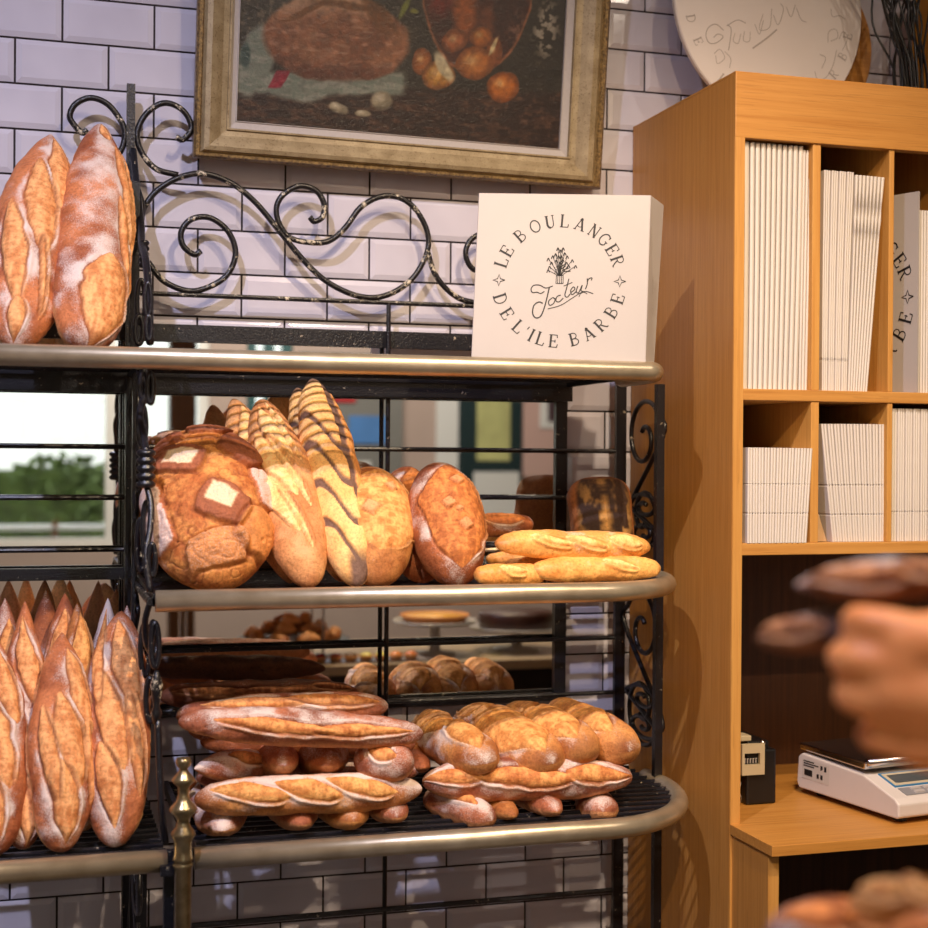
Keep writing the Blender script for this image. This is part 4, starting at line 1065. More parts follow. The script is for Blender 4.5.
GT, GM, GB = 1.600, 1.2565, .900
pt = (1.9, .85)      # pointed tip
rd = (2.6, .5)       # rounded end
# --- two batards standing on the top shelf at the left
g = 'tall floured loaves standing on the top shelf'
bread((14, 0, -.405), (51, 134, -.13), 78, .78, 'upright pointed floured loaf on the top shelf, cut by the left picture edge', seed=3, group=g, za=GT+.003, eb=pt, ea=(3.4, .5), nu=220, nv=130, bend=.006,
      face=(.12, -1, .1), cuts=[(.50, .48, .46, .46, -3), (.10, -.02, .46, .36, -8), (-.34, -.48, .44, .30, -9), (-.50, .30, .34, .08, -10), (-.85, -.2, .14, .3, 0)], fl=.42)
bread((84, 0, -.405), (101, 124, -.13), 76, .80, 'upright pointed floured loaf on the top shelf beside the black post', seed=8, group=g, za=GT+.003, eb=(1.8, .7), ea=(4, .45), nu=220, nv=130, bend=.004,
      face=(.28, -1, .1), cuts=[(-.68, .22, .34, .70, 0), (.26, .72, .46, .24, -8), (-.12, .62, .32, .18, -10), (.10, 1.12, .7, .24, -4), (.86, .0, .12, .3, -30)], fl=.44)
# --- bottom left: upright batards
g = 'pointed floured loaves standing on the lower left shelf'
fx = dict(nu=200, nv=120)
c4 = [(.52, .35, .40, .42, -13), (-.02, .05, .46, .44, -13), (-.55, -.2, .42, .44, -13)]
bread((60, 0, -.468), (62, 632, -.32), 66, .8, 'pointed floured loaf at the front of the lower left shelf, second from the divider', face=(.30, -1, .1), seed=12, group=g, za=GB+.002, eb=pt, ea=(3.2, .45), bend=.004,
      cuts=[(.42, .42, .40, .38, -13), (-.06, .02, .44, .42, -14), (-.60, -.12, .36, .46, -12), (-.20, -.60, .46, .26, -10), (-.25, .72, .4, .22, -8)], **fx)
bread((115, 0, -.462), (121, 611, -.28), 66, .8, 'pointed floured loaf at the front of the lower left shelf, right beside the divider', face=(-.22, -1, .1), seed=14, group=g, za=GB+.002, eb=(2.2, .7), ea=(3., .5), bend=.004,
      cuts=[(.48, .30, .42, .44, -13), (-.02, -.10, .46, .40, -14), (-.55, -.12, .34, .38, -10), (.45, -.62, .4, .24, -10), (-.22, .66, .44, .24, -10)], **fx)
bread((23, 0, -.44), (25, 601, -.26), 46, .9, 'pointed floured loaf on the lower left shelf, half hidden behind the front ones', seed=17, group=g, za=GB+.002, eb=pt, cuts=[(.45, .12, .42, .5, -12), (-.2, -.2, .4, .5, -14), (-.7, .1, .3, .5, -12)], **fx)
bread((-6, 0, -.465), (-2, 640, -.31), 62, .8, 'pointed floured loaf at the front of the lower left shelf, cut by the picture edge', seed=19, group=g, za=GB+.002, eb=pt, cuts=c4, **fx)
bread((64, 0, -.33), (65, 593, -.20), 52, .9, 'pointed brown loaf on the lower left shelf, rear row behind the second loaf', seed=23, group=g, za=GB+.002, eb=pt, cuts=[(.55, -.3, .3, .5, 14), (.2, .1, .4, .5, 14)], nu=150, nv=90)
bread((84, 0, -.36), (77, 603, -.24), 44, .9, 'golden pointed loaf on the lower left shelf, showing between the two right front loaves', sty='gold', seed=27, group=g, za=GB+.002, eb=pt, cuts=[(.5, .2, .42, .8, 10), (-.1, 0, .4, .8, 14)], nu=150, nv=90)
bread((104, 0, -.33), (108, 598, -.19), 44, .9, 'pale pointed loaf on the lower left shelf, just left of the loaf by the divider', sty='pink', seed=29, group=g, za=GB+.002, eb=pt, cuts=[(.5, -.5, .4, .3, 6)], nu=150, nv=90, fl=.62)
bread((124, 0, -.31), (127, 605, -.17), 42, .9, 'pointed loaf on the lower left shelf, rear row behind the loaf by the divider', sty='pink', seed=33, group=g, za=GB+.002, eb=pt, cuts=[], nu=120, nv=70)
bread((5, 0, -.34), (5, 598, -.20), 46, .9, 'pointed loaf on the lower left shelf, rear row at the picture edge', sty='pink', seed=35, group=g, za=GB+.002, eb=pt, cuts=[(.4, 0, .4, .6, 12)], nu=120, nv=70)
bread((44, 0, -.27), (46, 590, -.13), 46, .9, 'pointed loaf on the lower left shelf, hindmost near the mirror', sty='brown', seed=36, group=g, za=GB+.002, eb=pt, cuts=[], nu=120, nv=70)

# --- middle shelf
def boule_fn(A, B, s, T, p, disp, col, fl, C3, seed, L, W):
    k = L/165.; X = -p[..., 1]/k; Yp = p[..., 0]/k      # picture pixels, X right, Yp up
    wob = (fbm(p*45, 77, 3)-.5)*.55
    front = sstep(1.75, 1.35, np.abs(T))
    nz = sstep(.32, .68, .5*fbm(p*30, 71, 3)+.5*fbm(p*120, 72, 3))[..., None]; col = C3((216, 158, 96))*(1-nz)+C3((168, 100, 54))*nz; ck = 1-np.abs(2*fbm(p*34+5, 83, 3)-1); ck = sstep(.94, .99, ck)[..., None]; col = col*(1-.6*ck)+C3((120, 62, 34))*.6*ck; disp = disp*.7-.0016*ck[..., 0]
    fl = fl*0+.06
    disp = disp*1.3
    plates = [(-24, 27, 22, 16, -24, 1, 1, 0), (8, -22, 22, 19, -28, 1, -4, 4), (28, 40, 20, 15, -28, 0, 0, 0), (44, 2, 9, 20, 12, 2, 0, 0), (0, -60, 26, 14, 12, 4, 0, 0),
              (-34, 58, 16, 10, 10, 0, 0, 0), (5, 68, 20, 9, 4, 0, 0, 0), (34, -42, 15, 20, -30, 3, 0, 0), (-46, -22, 9, 34, 10, 2, 0, 0)]
    for cx, cy, hw, hh, an, kind, ox, oy in plates:
        a = math.radians(an); dx = X-cx+wob*9; dy = Yp-cy+wob*9
        u = dx*math.cos(a)+dy*math.sin(a); v = -dx*math.sin(a)+dy*math.cos(a)
        q = np.maximum(np.abs(u)/hw, np.abs(v)/hh); q = .6*q+.4*np.sqrt((u/hw)**2+(v/hh)**2)
        m_ = (1-sstep(.90, 1.02, q))*front; e = np.exp(-((q-1.04)/.09)**2)*front
        disp = disp+.0055*m_-.0035*e
        pc = C3((146, 90, 66)) if kind in (0, 1) else (C3((176, 110, 78)) if kind == 2 else C3((196, 136, 84)))
        col = col*(1-m_[..., None])+pc*(.8+.4*nz)*m_[..., None]
        col = col*(1-.5*e[..., None])+C3((104, 52, 26))*.5*e[..., None]
        if kind == 1:
            u2, v2 = u-ox, v-oy; w = (1-sstep(.85, 1.0, np.maximum(np.abs(u2)/(hw*.56), np.abs(v2)/(hh*.52))+wob*.5))*front
            col = col*(1-w[..., None])+C3((228, 210, 184))*w[..., None]; fl = np.maximum(fl, .5*w)
        if kind == 2: fl = np.maximum(fl, .62*m_)
        if kind == 4: fl = np.maximum(fl, .42*m_)
    rim = sstep(1.15, 1.6, np.abs(T))*sstep(-20, -40, X); fl = np.maximum(fl, .45*rim)
    bk = sstep(1.6, 2.0, np.abs(T))[..., None]; col = col*(1-bk)+C3((206, 150, 84))*bk
    return disp, col, fl
A_ = Vector((XX(217, -.43, 1.26), -.425, GM+.004)); B_ = P(200, 432, -.24)
L = (B_-A_).length; k = L/165.
put(loaf_mesh('boule', L, 108*k, 80*k, 'gold', 5, (), (2.2, .5), (2.2, .5), 240, 190, fn=boule_fn), A_, B_, (0, -1, .35), 'big round crusty loaf with square scored plates on the middle shelf', name='round_loaf')
# second boule behind
A2 = Vector((XX(190, -.27, 1.26), -.27, GM+.004)); B2 = P(186, 440, -.11)
put(loaf_mesh('boule_b', (B2-A2).length, .145, .09, 'brown', 51, [(.2, 0, .5, .5, 40), (-.3, .2, .5, .4, -40)], (2.2, .5), (2.2, .5), 90, 60), A2, B2, (0, -1, .35), 'round brown loaf leaning behind the big scored one on the middle shelf', name='round_loaf')
g = 'long loaves leaning on the middle shelf'
sem = [(.50, -.05, .36, .36, -15), (.16, -.28, .40, .42, -17), (-.22, -.42, .36, .36, -17), (.08, .10, .42, .10, -16), (.46, .34, .30, .09, -14), (-.40, -.02, .34, .10, -16), (.72, .25, .22, .10, -14)]
bread((311, 0, -.43), (261, 400, -.20), 64, .8, 'long semolina crusted loaf leaning on the middle shelf right of the round one', sty='semol', seed=61, group=g, za=GM+.004, eb=(1.9, .55), ea=(3, .5), ek=.5, cuts=sem, mat=M['crust_seed'], nu=240, nv=130)
bread((291, 0, -.36), (233, 399, -.16), 50, .9, 'long loaf leaning behind the semolina one, its tip beside it', sty='semol', seed=63, group=g, za=GM+.004, eb=(1.9, .62), ea=(1.9, .62), cuts=[(.5, 0, .4, .4, 15)], mat=M['crust_seed'], nu=140, nv=80)
def poppy_fn(A, B, s, T, p, disp, col, fl, C3, seed, L, W):
    u = -p[..., 1]/(W/2); v = A/(L/2); wob = (fbm(p*40, 61, 3)-.5)
    m_ = 1-sstep(.10, .16, np.abs(u-(.50-.22*v)+wob*.22))
    for vk in (.60, .26, -.10, -.46):
        t = (u+.95)/1.45
        line = vk-.02-.42*t+.07*np.sin(t*6.3)
        m_ = np.maximum(m_, (1-sstep(.028, .052, np.abs(v-line+wob*.07)))*(u < .6-.22*v))
    m_ = np.maximum(m_, sstep(-.72, -.86, v)*sstep(-.35, -.1, u)); m_ = np.maximum(m_, sstep(.86, .94, v)*.9)
    m_ = m_*sstep(1.9, 1.6, np.abs(T))
    rt = sstep(.50-.22*v, .62-.22*v, u)
    col = col*(1-rt[..., None])+C3((222, 164, 104))*rt[..., None]
    g_ = (.75+.5*fbm(p*420, 5, 2))[..., None]
    disp = disp-.0022*m_+.003*(1-m_)*np.exp(-((u+.1)/.6)**2)
    return disp, col*(1-m_[..., None])+C3((108, 88, 84))*g_*m_[..., None], fl*(1-m_)*0
bread((358, 0, -.43), (312, 379, -.18), 58, .82, 'long loaf with grey poppy seed bands leaning on the middle shelf', sty='poppy', seed=67, group=g, za=GM+.004, eb=(1.9, .58), ea=(2.6, .5), fn=poppy_fn, mat=M['crust_seed'], nu=240, nv=130)
bread((342, 0, -.35), (297, 388, -.14), 48, .9, 'long loaf leaning behind the poppy seed one', sty='poppy', seed=69, group=g, za=GM+.004, eb=(1.9, .58), ea=(1.9, .6), fn=poppy_fn, mat=M['crust_seed'], nu=140, nv=80)
def diamonds(pl, c=(196, 150, 112)):
    def fn(A, B, s, T, p, disp, col, fl, C3, seed, L, W):
        wob = (fbm(p*45, 77, 3)-.5)
        for (a0, b0, ha, hb, an) in pl:
            a = math.radians(an); da = A/(L/2)-a0; db = B/(W/2)-b0
            u = (da*L*math.cos(a)+db*W*math.sin(a))/L; v = (-da*L*math.sin(a)+db*W*math.cos(a))/W
            q = np.abs(u)/ha+np.abs(v)/hb+wob*.4; m_ = 1-sstep(.85, 1.0, q); e = np.exp(-((q-1.1)/.14)**2)
            disp = disp+.004*m_-.003*e; col = col*(1-m_[..., None])+C3(c)*m_[..., None]; fl = np.where(m_ > .5, .30, fl)
            col = col*(1-.5*e[..., None])+C3((104, 52, 26))*.5*e[..., None]
        return disp, col, fl
    return fn
bread((376, 0, -.42), (372, 470, -.27), 82, .75, 'rounded golden brown loaf with a pale diamond mark, behind the poppy seed loaf', sty='gold', seed=71, za=GM+.003, ea=(2.0, .55), eb=(2.2, .5),
      cuts=[(.1, .1, .75, 1.2, 6, .003)], fn=diamonds([(-.02, -.25, .14, .22, -12), (.42, .28, .10, .16, 10)], (206, 164, 124)), fl=.30, nu=160, nv=110, group='oval loaves leaning on the middle shelf')
bread((458, 0, -.43), (436, 466, -.30), 74, .9, 'oval reddish brown loaf with pale diamond marks leaning on the middle shelf', sty='brown', seed=73, za=GM+.003, ea=(2.3, .5), eb=(2.4, .5),
      cuts=[(-.02, .12, .86, 1.0, 3, .003)], fn=diamonds([(-.28, .22, .11, .20, 8), (.05, -.12, .10, .20, 14), (.45, .22, .10, .22, 0), (-.05, .12, .05, .12, 0)], (206, 150, 110)), fl=.34, nu=180, nv=120, group='oval loaves leaning on the middle shelf')
bread((424, 0, -.35), (405, 470, -.20), 56, .9, 'dark oval loaf leaning behind the reddish one on the middle shelf', sty='brown', seed=75, za=GM+.003, cuts=[(.4, 0, .5, .5, 10)], nu=110, nv=70, group='oval loaves leaning on the middle shelf')
UP = (0, -.62, .8)
bread((468, 527, -.20), (533, 524, -.20), 27, .8, 'small dark crusted loaf lying behind the pale baguettes', sty='brown', seed=77, face=(0, -.5, .9), cuts=[(0, .1, .7, .6, 4)], nu=110, nv=70)
def tin_fn(A, B, s, T, p, disp, col, fl, C3, seed, L, W):
    front = sstep(1.1, .75, np.abs(T))*sstep(.96, .86, np.abs(s)); n = sstep(.42, .56, fbm(p*np.array([26, 60, 60]), 91, 4))
    d = np.exp(-((A/(L*.42))**2+(p[..., 1]/(W*.40))**2)**1.5)
    n = n*d
    c = C3((52, 34, 26))*(1-n[..., None])+C3((198, 158, 98))*n[..., None]
    col = C3((150, 98, 58))*(1-front[..., None])+c*front[..., None]
    return disp+.003*(1-front)*0, col, fl*0+.02
bread((606, 0, -.20), (597, 478, -.15), 64, .62, 'dark topped tin loaf standing upright at the right end of the middle shelf', sty='brown', seed=79, za=GM+.002, ea=(7, .35), eb=(5, .4), fn=tin_fn, sq=.62, lump=.8, nu=150, nv=110, face=(-.12, -1, .25), name='tin_loaf')
g = 'pale golden baguettes on the middle shelf'
pc = [(.55, .25, .26, .34, 14), (.1, .15, .24, .3, 16), (-.35, .1, .24, .3, 16)]
bread((530, 571, -.44), (660, 568, -.415), 29, .85, 'pale golden baguette lying lowest at the right end of the middle shelf', sty='pale', seed=81, face=UP, cuts=[(.3, .3, .3, .25, 15)], mat=M['crust_gloss'], ek=.3, group=g, name='baguette', nu=170, nv=80)
bread((474, 575.5, -.445), (545, 574.5, -.43), 25, .9, 'short pale golden baguette end beside the lowest one on the middle shelf', sty='pale', seed=83, face=UP, cuts=[(0, .2, .4, .4, 12)], mat=M['crust_gloss'], ek=.3, group=g, name='baguette', nu=120, nv=80)
bread((495, 544, -.425), (650, 547, -.40), 32, .85, 'pale golden baguette lying on top of the others on the middle shelf', sty='pale', seed=85, face=UP, cuts=[(.62, .3, .24, .5, 12), (.1, .42, .28, .3, 14), (-.35, .35, .28, .3, 12)], mat=M['crust_gloss'], ek=.35, group=g, name='baguette', nu=190, nv=90, fl=.30)
bread((486, 559, -.36), (640, 558, -.34), 24, .9, 'pale baguette lying behind the front ones on the middle shelf', sty='pale', seed=87, face=UP, cuts=[], mat=M['crust_gloss'], group=g, name='baguette', nu=120, nv=60)

# --- bottom shelf, left pile
g = 'loaves piled at the left of the bottom shelf'
def endloaf(px, py, w, label, seed, sty='pink', Yf=-.475, Yb=-.20, dxp=0, dz=0., h=.72, grp=g, cuts=((.3, 0, .6, .4, 10),), fl=None):
    A = P(px, py, Yf); Bz = A.z+dz; B = Vector((A.x+dxp, Yb, Bz)); W = pxm(w*1.08, A)
    me = loaf_mesh('loaf', (B-A).length, W, W*h*1.1, sty, seed, cuts, (2.6, .5), (2.4, .55), 130, 90, fl=fl, tipk=.05, lump=1.4)
    return put(me, A, B, (0, 0, 1), label, grp, 'loaf')
endloaf(222, 831, 52, 'floured loaf end in the lowest row of the left pile, beside the brass finial', 101, dxp=.03, fl=.5)
endloaf(303, 825, 46, 'brown loaf end in the lowest row of the left pile, second from the finial', 103, fl=.30)
endloaf(354, 822, 48, 'golden loaf end in the lowest row of the left pile, third from the finial', 105, sty='gold', fl=.3)
endloaf(397, 818, 40, 'pinkish loaf end in the lowest row of the left pile, fourth from the finial', 107, fl=.36)
endloaf(200, 812, 24, 'small pale loaf end peeping out behind the lowest left one', 109, Yf=-.40, Yb=-.2)
bread((194, 800, -.455), (422, 789, -.44), 38, .85, 'long floured golden loaf lying across the lowest row of the left pile', sty='gold', seed=111, ek=.6, face=UP, group=g, cuts=[(-.55, .30, .34, .5, 12), (-.05, .34, .30, .46, 14), (.42, .30, .32, .46, 12)], nu=220, nv=110, fl=.5, sx=.0)
bread((196, 778, -.36), (420, 770, -.34), 30, .9, 'long loaf lying behind the golden one in the left pile', sty='pink', seed=113, face=UP, group=g, cuts=[], nu=120, nv=70)
bread((194, 769, -.44), (268, 764, -.36), 34, .85, 'small pointed floured loaf at the left end of the left pile, third row', sty='pink', seed=115, face=UP, group=g, ea=(1.7, .8), cuts=[(.2, .2, .5, .4, 10)], fl=.5, nu=120, nv=80)
endloaf(285, 766, 38, 'small loaf end in the third row of the left pile, second from the left', 117, Yf=-.45, dz=-.01, h=.9, fl=.42)
endloaf(328, 766, 48, 'rounded brown loaf end in the third row of the left pile, third from the left', 119, Yf=-.45, dxp=.02, dz=-.01, h=.8, sty='brown', fl=.42)
bread((354, 758, -.42), (414, 765, -.46), 36, .85, 'small floured loaf slanted at the right end of the left pile, third row', sty='pink', seed=121, face=UP, group=g, cuts=[(0, .2, .5, .4, 10)], fl=.46, nu=120, nv=80)
endloaf(424, 768, 26, 'dark loaf end in shade between the two piles', 123, Yf=-.36, sty='brown', fl=.2)
bread((178, 722, -.45), (423, 734, -.44), 37, .8, 'long pinkish brown loaf lying high across the left pile', sty='pink', seed=125, ek=.6, face=UP, group=g, cuts=[(-.25, .55, .5, .34, 3), (.45, .55, .45, .34, -3)], nu=240, nv=110, fl=.44)
bread((176, 716, -.38), (388, 706, -.35), 32, .9, 'long ridged loaf behind the pinkish one on the left pile', sty='pink', seed=127, face=UP, group=g, cuts=[(-.3, .1, .5, .4, 3), (.4, .1, .5, .4, 3)], nu=180, nv=80, fl=.42)
bread((200, 741, -.36), (415, 745, -.35), 30, .9, 'long loaf in shade under the pinkish one of the left pile', sty='brown', seed=129, face=UP, group=g, cuts=[], nu=110, nv=60)
bread((159, 697, -.19), (358, 692, -.16), 28, .85, 'long very dark crusted loaf on top of the left pile', sty='dark', seed=131, face=UP, group=g, cuts=[(-.5, .3, .4, .3, 3), (.1, .35, .5, .3, -2), (.7, .1, .25, .3, 0)], nu=200, nv=90, fl=.22)
0 and bread((158, 684, -.27), (330, 682, -.25), 22, .9, 'long dark loaf behind the top one of the left pile', sty='dark', seed=133, face=UP, group=g, cuts=[(0, .3, .8, .3, 2)], nu=120, nv=60)
bread((188, 730, -.20), (360, 726, -.17), 30, .95, 'long brown loaf in the shade at the back of the left pile', sty='brown', seed=135, face=UP, group=g, nu=100, nv=50)
bread((204, 768, -.22), (360, 764, -.19), 34, 1., 'long brown loaf lowest of all at the shaded back of the left pile', sty='brown', seed=137, face=UP, group=g, nu=100, nv=50)
# --- bottom shelf, right pile
g = 'loaves piled at the right of the bottom shelf'
R2 = [(-.35, .15, .5, .75, 8, .006), (.45, -.05, .45, .6, 6, .005)]
bread((420, 727, -.17), (487, 764, -.46), 50, .8, 'small floured loaf on top of the right pile, leftmost of the four', sty='gold', seed=141, face=(-.1, -.35, 1), group=g, cuts=R2, fl=.46, nu=150, nv=100)
bread((462, 722, -.16), (553, 764, -.455), 62, .75, 'wide split topped loaf on top of the right pile, second of the four', sty='gold', seed=143, face=(-.1, -.35, 1), group=g, cuts=[(.25, .1, .7, 1.0, 5, .007), (-.6, .0, .4, .6, 8)], fl=.42, nu=150, nv=100)
bread((506, 720, -.16), (589, 752, -.45), 56, .8, 'split topped loaf on top of the right pile, third of the four', sty='gold', seed=145, face=(-.1, -.35, 1), group=g, cuts=[(.3, .2, .6, .8, 5, .006), (-.5, .1, .5, .6, 8)], fl=.36, nu=150, nv=100)
bread((548, 718, -.16), (630, 752, -.44), 52, .8, 'golden loaf on top of the right pile, rightmost of the four', sty='gold', seed=147, face=(-.1, -.35, 1), group=g, cuts=[(-.1, .1, .9, .7, 5, .006)], fl=.34, nu=150, nv=100)
bread((422, 782, -.40), (632, 777, -.43), 40, .85, 'long floured loaf lying across the right pile', sty='pink', seed=149, ek=.6, face=UP, group=g, cuts=[(-.1, .45, .5, .46, 4, .006), (.65, .4, .35, .46, 2), (-.75, .3, .3, .4, 6)], fl=.5, nu=220, nv=110)
bread((440, 765, -.30), (620, 762, -.29), 36, .9, 'long loaf hidden inside the right pile', sty='pink', seed=151, face=UP, group=g, cuts=[], nu=100, nv=60)
bread((428, 796, -.33), (492, 821, -.475), 34, .85, 'floured loaf lying slanted in the lowest row of the right pile', sty='pink', seed=153, face=(0, -.3, 1), group=g, cuts=[(0, 0, .7, .5, 8)], fl=.54, nu=120, nv=80)
endloaf(514, 816, 34, 'golden loaf end in the lowest row of the right pile, second from the left', 155, sty='gold', grp=g, fl=.3)
endloaf(557, 812, 36, 'brown loaf end in the lowest row of the right pile, third from the left', 157, grp=g, fl=.4)
bread((603, 812, -.47), (585, 800, -.25), 40, .75, 'pinkish loaf end at the right end of the right pile, lowest row', sty='pink', seed=159, tipk=.05, face=(0, 0, 1), group=g, cuts=[(-.2, 0, .5, .4, 10)], fl=.5, nu=110, nv=72)

# ================================================================ SHOP COUNTER (seen in the mirror) 
M['counter_dark'] = simple('dark_counter_front', (34, 26, 22), .4)
M['counter_top'] = simple('beige_stone_top', (170, 150, 120), .35, 0, .08, 20)
ct = thing('pastry_counter', (1, -1.85, 0), 'long shop counter with a beige top and dark front, reflected in the mirror', 'counter')
MB().box(-.6, 3.2, -2.2, -1.66, 0, .82).build('counter_body', M['counter_dark'], ct)
MB().box(-.62, 3.22, -2.22, -1.63, .82, .85).build('counter_top', M['counter_top'], ct, bevel=.003)
M['ceramic'] = simple('grey_ceramic', (176, 174, 170), .3)
def dish(x, y, r, h, mat, label, name='cake_stand'):
    o = thing(name, (x, y, .85), label, 'cake stand')
    MB().lathe((x, y, .85), [(r*.5, 0), (r*.5, .006), (.018, .014), (.016, h-.012), (.03, h-.004)], 28).build('foot', mat, o, smooth=True)
    MB().lathe((x, y, .85), [(.02, h-.006), (r*.96, h-.003), (r, h+.004), (r*.99, h+.008), (r*.94, h+.002), (0.001, h+.001)], 40, caps=False).build('plate', mat, o, smooth=True)
    return o
M['glassy'] = simple('dark_slate', (60, 60, 62), .3)
dish(.76, -1.80, .17, .055, M['glassy'], 'dark round cake stand heaped with pastries, reflected in the mirror')
dish(1.20, -1.80, .13, .10, M['ceramic'], 'pale cake stand carrying the yellow tart, reflected in the mirror')
dish(1.48, -1.84, .15, .07, M['ceramic'], 'pale cake stand carrying the chocolate cake, reflected in the mirror')
rs = random.Random(21)
pm = [loaf_mesh('pastry', .075, .045, .034, 'gold', 200+i, [(0, 0, .6, .5, 60), (.4, 0, .5, .4, 60)], (2., .6), (2., .6), 44, 32, fl=.05, mat=M['crust_gloss']) for i in range(3)]
k_ = 0
for lay, (rad, n) in enumerate(((.125, 9), (.08, 6), (.035, 3))):
    for i in range(n):
        a = 2*PI*i/n+lay; x = .76+rad*math.cos(a); y = -1.80+rad*math.sin(a); z = .85+.055+.018+.022*lay
        d = Vector((-math.sin(a+.4), math.cos(a+.4), 0))*.035
        put(pm[(i+lay) % 3], Vector((x, y, z))-d, Vector((x, y, z))+d, (0, 0, 1), 'small golden pastry in the heap on the dark stand, reflected in the mirror', 'golden pastries on the dark stand', 'pastry', 'pastry')
M['tart'] = simple('yellow_tart_filling', (222, 164, 60), .35, 0, .15, 40); M['choc'] = simple('dark_chocolate', (64, 34, 26), .4, 0, .3, 50)
tt = thing('tart', (1.20, -1.80, .952), 'round yellow tart on a pale stand, reflected in the mirror', 'tart')
MB().lathe((1.20, -1.80, .9515), [(.09, 0), (.11, .022), (.105, .024), (.10, .017)], 40).build('pastry_case', simple('baked_case', (200, 130, 66), .6, 0, .2, 60), tt, smooth=True)
MB().lathe((1.20, -1.80, .9515), [(.10, .012), (.10, .019), (.001, .024)], 40, caps=False).build('filling', M['tart'], tt, smooth=True)
tag(MB().lathe((1.48, -1.84, .9215), [(.115, 0), (.12, .005), (.12, .045), (.11, .055), (.0, .056)], 40).build('chocolate_cake', M['choc'], smooth=True, origin=(1.48, -1.84, .92)), 'dark chocolate cake on a pale stand, reflected in the mirror', 'cake')
gb_ = thing('fluted_dish', (.67, -1.71, .85), 'grey fluted ceramic dish near the counter edge, reflected in the mirror', 'dish')
vs = MB(); pr_ = [(.055, 0), (.075, .032), (.070, .033), (.052, .004)]
ring_ = []
for r_, h_ in pr_:
    for k in range(64): rr0 = r_*(1+.025*math.cos(k*PI/2)); ring_.append((.67+rr0*math.cos(2*PI*k/64), -1.71+rr0*math.sin(2*PI*k/64), .8505+h_))
vs.add(ring_, [(i*64+k, i*64+(k+1) % 64, (i+1)*64+(k+1) % 64, (i+1)*64+k) for i in range(3) for k in range(64)]+[tuple(range(63, -1, -1)), tuple(range(192, 256))]); vs.build('dish_body', M['ceramic'], gb_, smooth=True)
tr = thing('tart_tray', (.95, -1.70, .85), 'flat metal tray of small tarts on the counter, reflected in the mirror', 'tray')
MB().box(.80, 1.14, -1.735, -1.645, .8505, .856).build('tray_plate', M['steel'], tr)
for i, (x, c, lb_) in enumerate(((.82, (170, 30, 40), 'red'), (.866, (180, 40, 44), 'berry red'), (.912, (90, 60, 40), 'brown'), (.958, (224, 216, 120), 'lemon yellow'), (1.004, (214, 206, 90), 'yellow green'), (1.05, (214, 130, 60), 'orange'), (1.096, (206, 116, 60), 'amber'))):
    t_ = thing('small_tart', (x, -1.69, .856), 'tiny %s glazed tart on the metal tray, reflected in the mirror' % lb_, 'tart', 'small tarts on the metal tray')
    MB().lathe((x, -1.69, .8565), [(.016, 0), (.022, .014), (.019, .013)], 20).build('case', simple('case%d' % i, (190, 130, 70), .6), t_, smooth=True)
    MB().lathe((x, -1.69, .8565), [(.019, .008), (.019, .013), (.011, .020), (.001, .022)], 20, caps=False).build('glaze', simple('glaze%d' % i, c, .2), t_, smooth=True)
rs = random.Random(4)
dm_ = loaf_mesh('cookie', .06, .045, .026, 'dark', 230, (), (2., .6), (2., .6), 40, 30, fl=.02)
for i in range(6):
    x, y = .46+.055*(i % 3), -1.68-.06*(i//3); c_ = Vector((x, y, .864)); d = Vector((.028, .01, 0))
    put(dm_, c_-d, c_+d, (0, 0, 1), 'small dark biscuit on the counter left of the pastry heap, reflected in the mirror', 'dark biscuits on the counter', 'biscuit', 'biscuit')

# ================================================================ BLURRED FOREGROUND
# raised tray with crusty loaves at the lower right
tz = 1.075
dt = thing('bread_riser', (.63, -1.79, .85), 'wooden riser on the counter holding crusty loaves in the blurred foreground', 'riser')
MB().box(.40, .86, -1.90, -1.68, tz-.015, tz).build('board', M['wood_x'], dt)
for x in (.43, .83):
    for y in (-1.88, -1.70): MB().tube([(x, y, .85), (x, y, tz-.014)], .004, 10).build('leg', M['steel'], dt)
g = 'crusty loaves in the blurred foreground'
def fg(a, b, dA, dB, w, label, seed, sty='brown', face=(0, -.4, 1), fl=.3, h=.8, cuts=((.3, .2, .5, .5, 20), (-.4, .1, .5, .5, 20)), grp=g):
    A = Pd(a[0], a[1], dA); B = Pd(b[0], b[1], dB); W = w*(dA+dB)/2/f
    return put(loaf_mesh('loaf', (B-A).length, W, W*h, sty, seed, cuts, (2.2, .6), (2.2, .6), 110, 70, fl=fl), A, B, face, label, grp, 'loaf')
fg((766, 936), (905, 919), .90, .93, 66, 'blurred crusty loaf at the bottom right of the picture, nearest the cabinet', 301)
fg((848, 905), (980, 898), .87, .84, 56, 'blurred crusty loaf lying highest at the bottom right corner', 303, sty='gold')
fg((880, 945), (1000, 940), .80, .80, 70, 'blurred dark crusty loaf at the very bottom right corner', 305)
# hand with two dark baguettes
person = thing('person', tuple(Pd(936, 684, .82)), 'bare hand and forearm reaching in from the right, gripping two dark loaves, blurred', 'person')
q = Pd(936, 684, .82)
rt_, upv, fw_ = R, U, F
def H(x, y, z): return q+rt_*x+upv*y+fw_*z       # x right, y up, z away (metres)
hb_ = MB()
def cap(pts, rr): 
    pts = [Vector(p) for p in pts]; w = smooth_path(pts, 5)
    n = len(w); r = [float(np.interp(i/(n-1)*(len(pts)-1), range(len(pts)), rr)) for i in range(n)]
    d0 = (w[0]-w[1]).normalized(); d1 = (w[-1]-w[-2]).normalized()
    e0 = [(w[0]+d0*r[0]*math.sin(a), r[0]*math.cos(a)) for a in (1.45, 1.1, .7, .35)]; e1 = [(w[-1]+d1*r[-1]*math.sin(a), r[-1]*math.cos(a)) for a in (.35, .7, 1.1, 1.45)]
    hb_.tube([p for p, _ in e0]+w+[p for p, _ in e1], [float(x) for _, x in e0]+r+[float(x) for _, x in e1], 16)
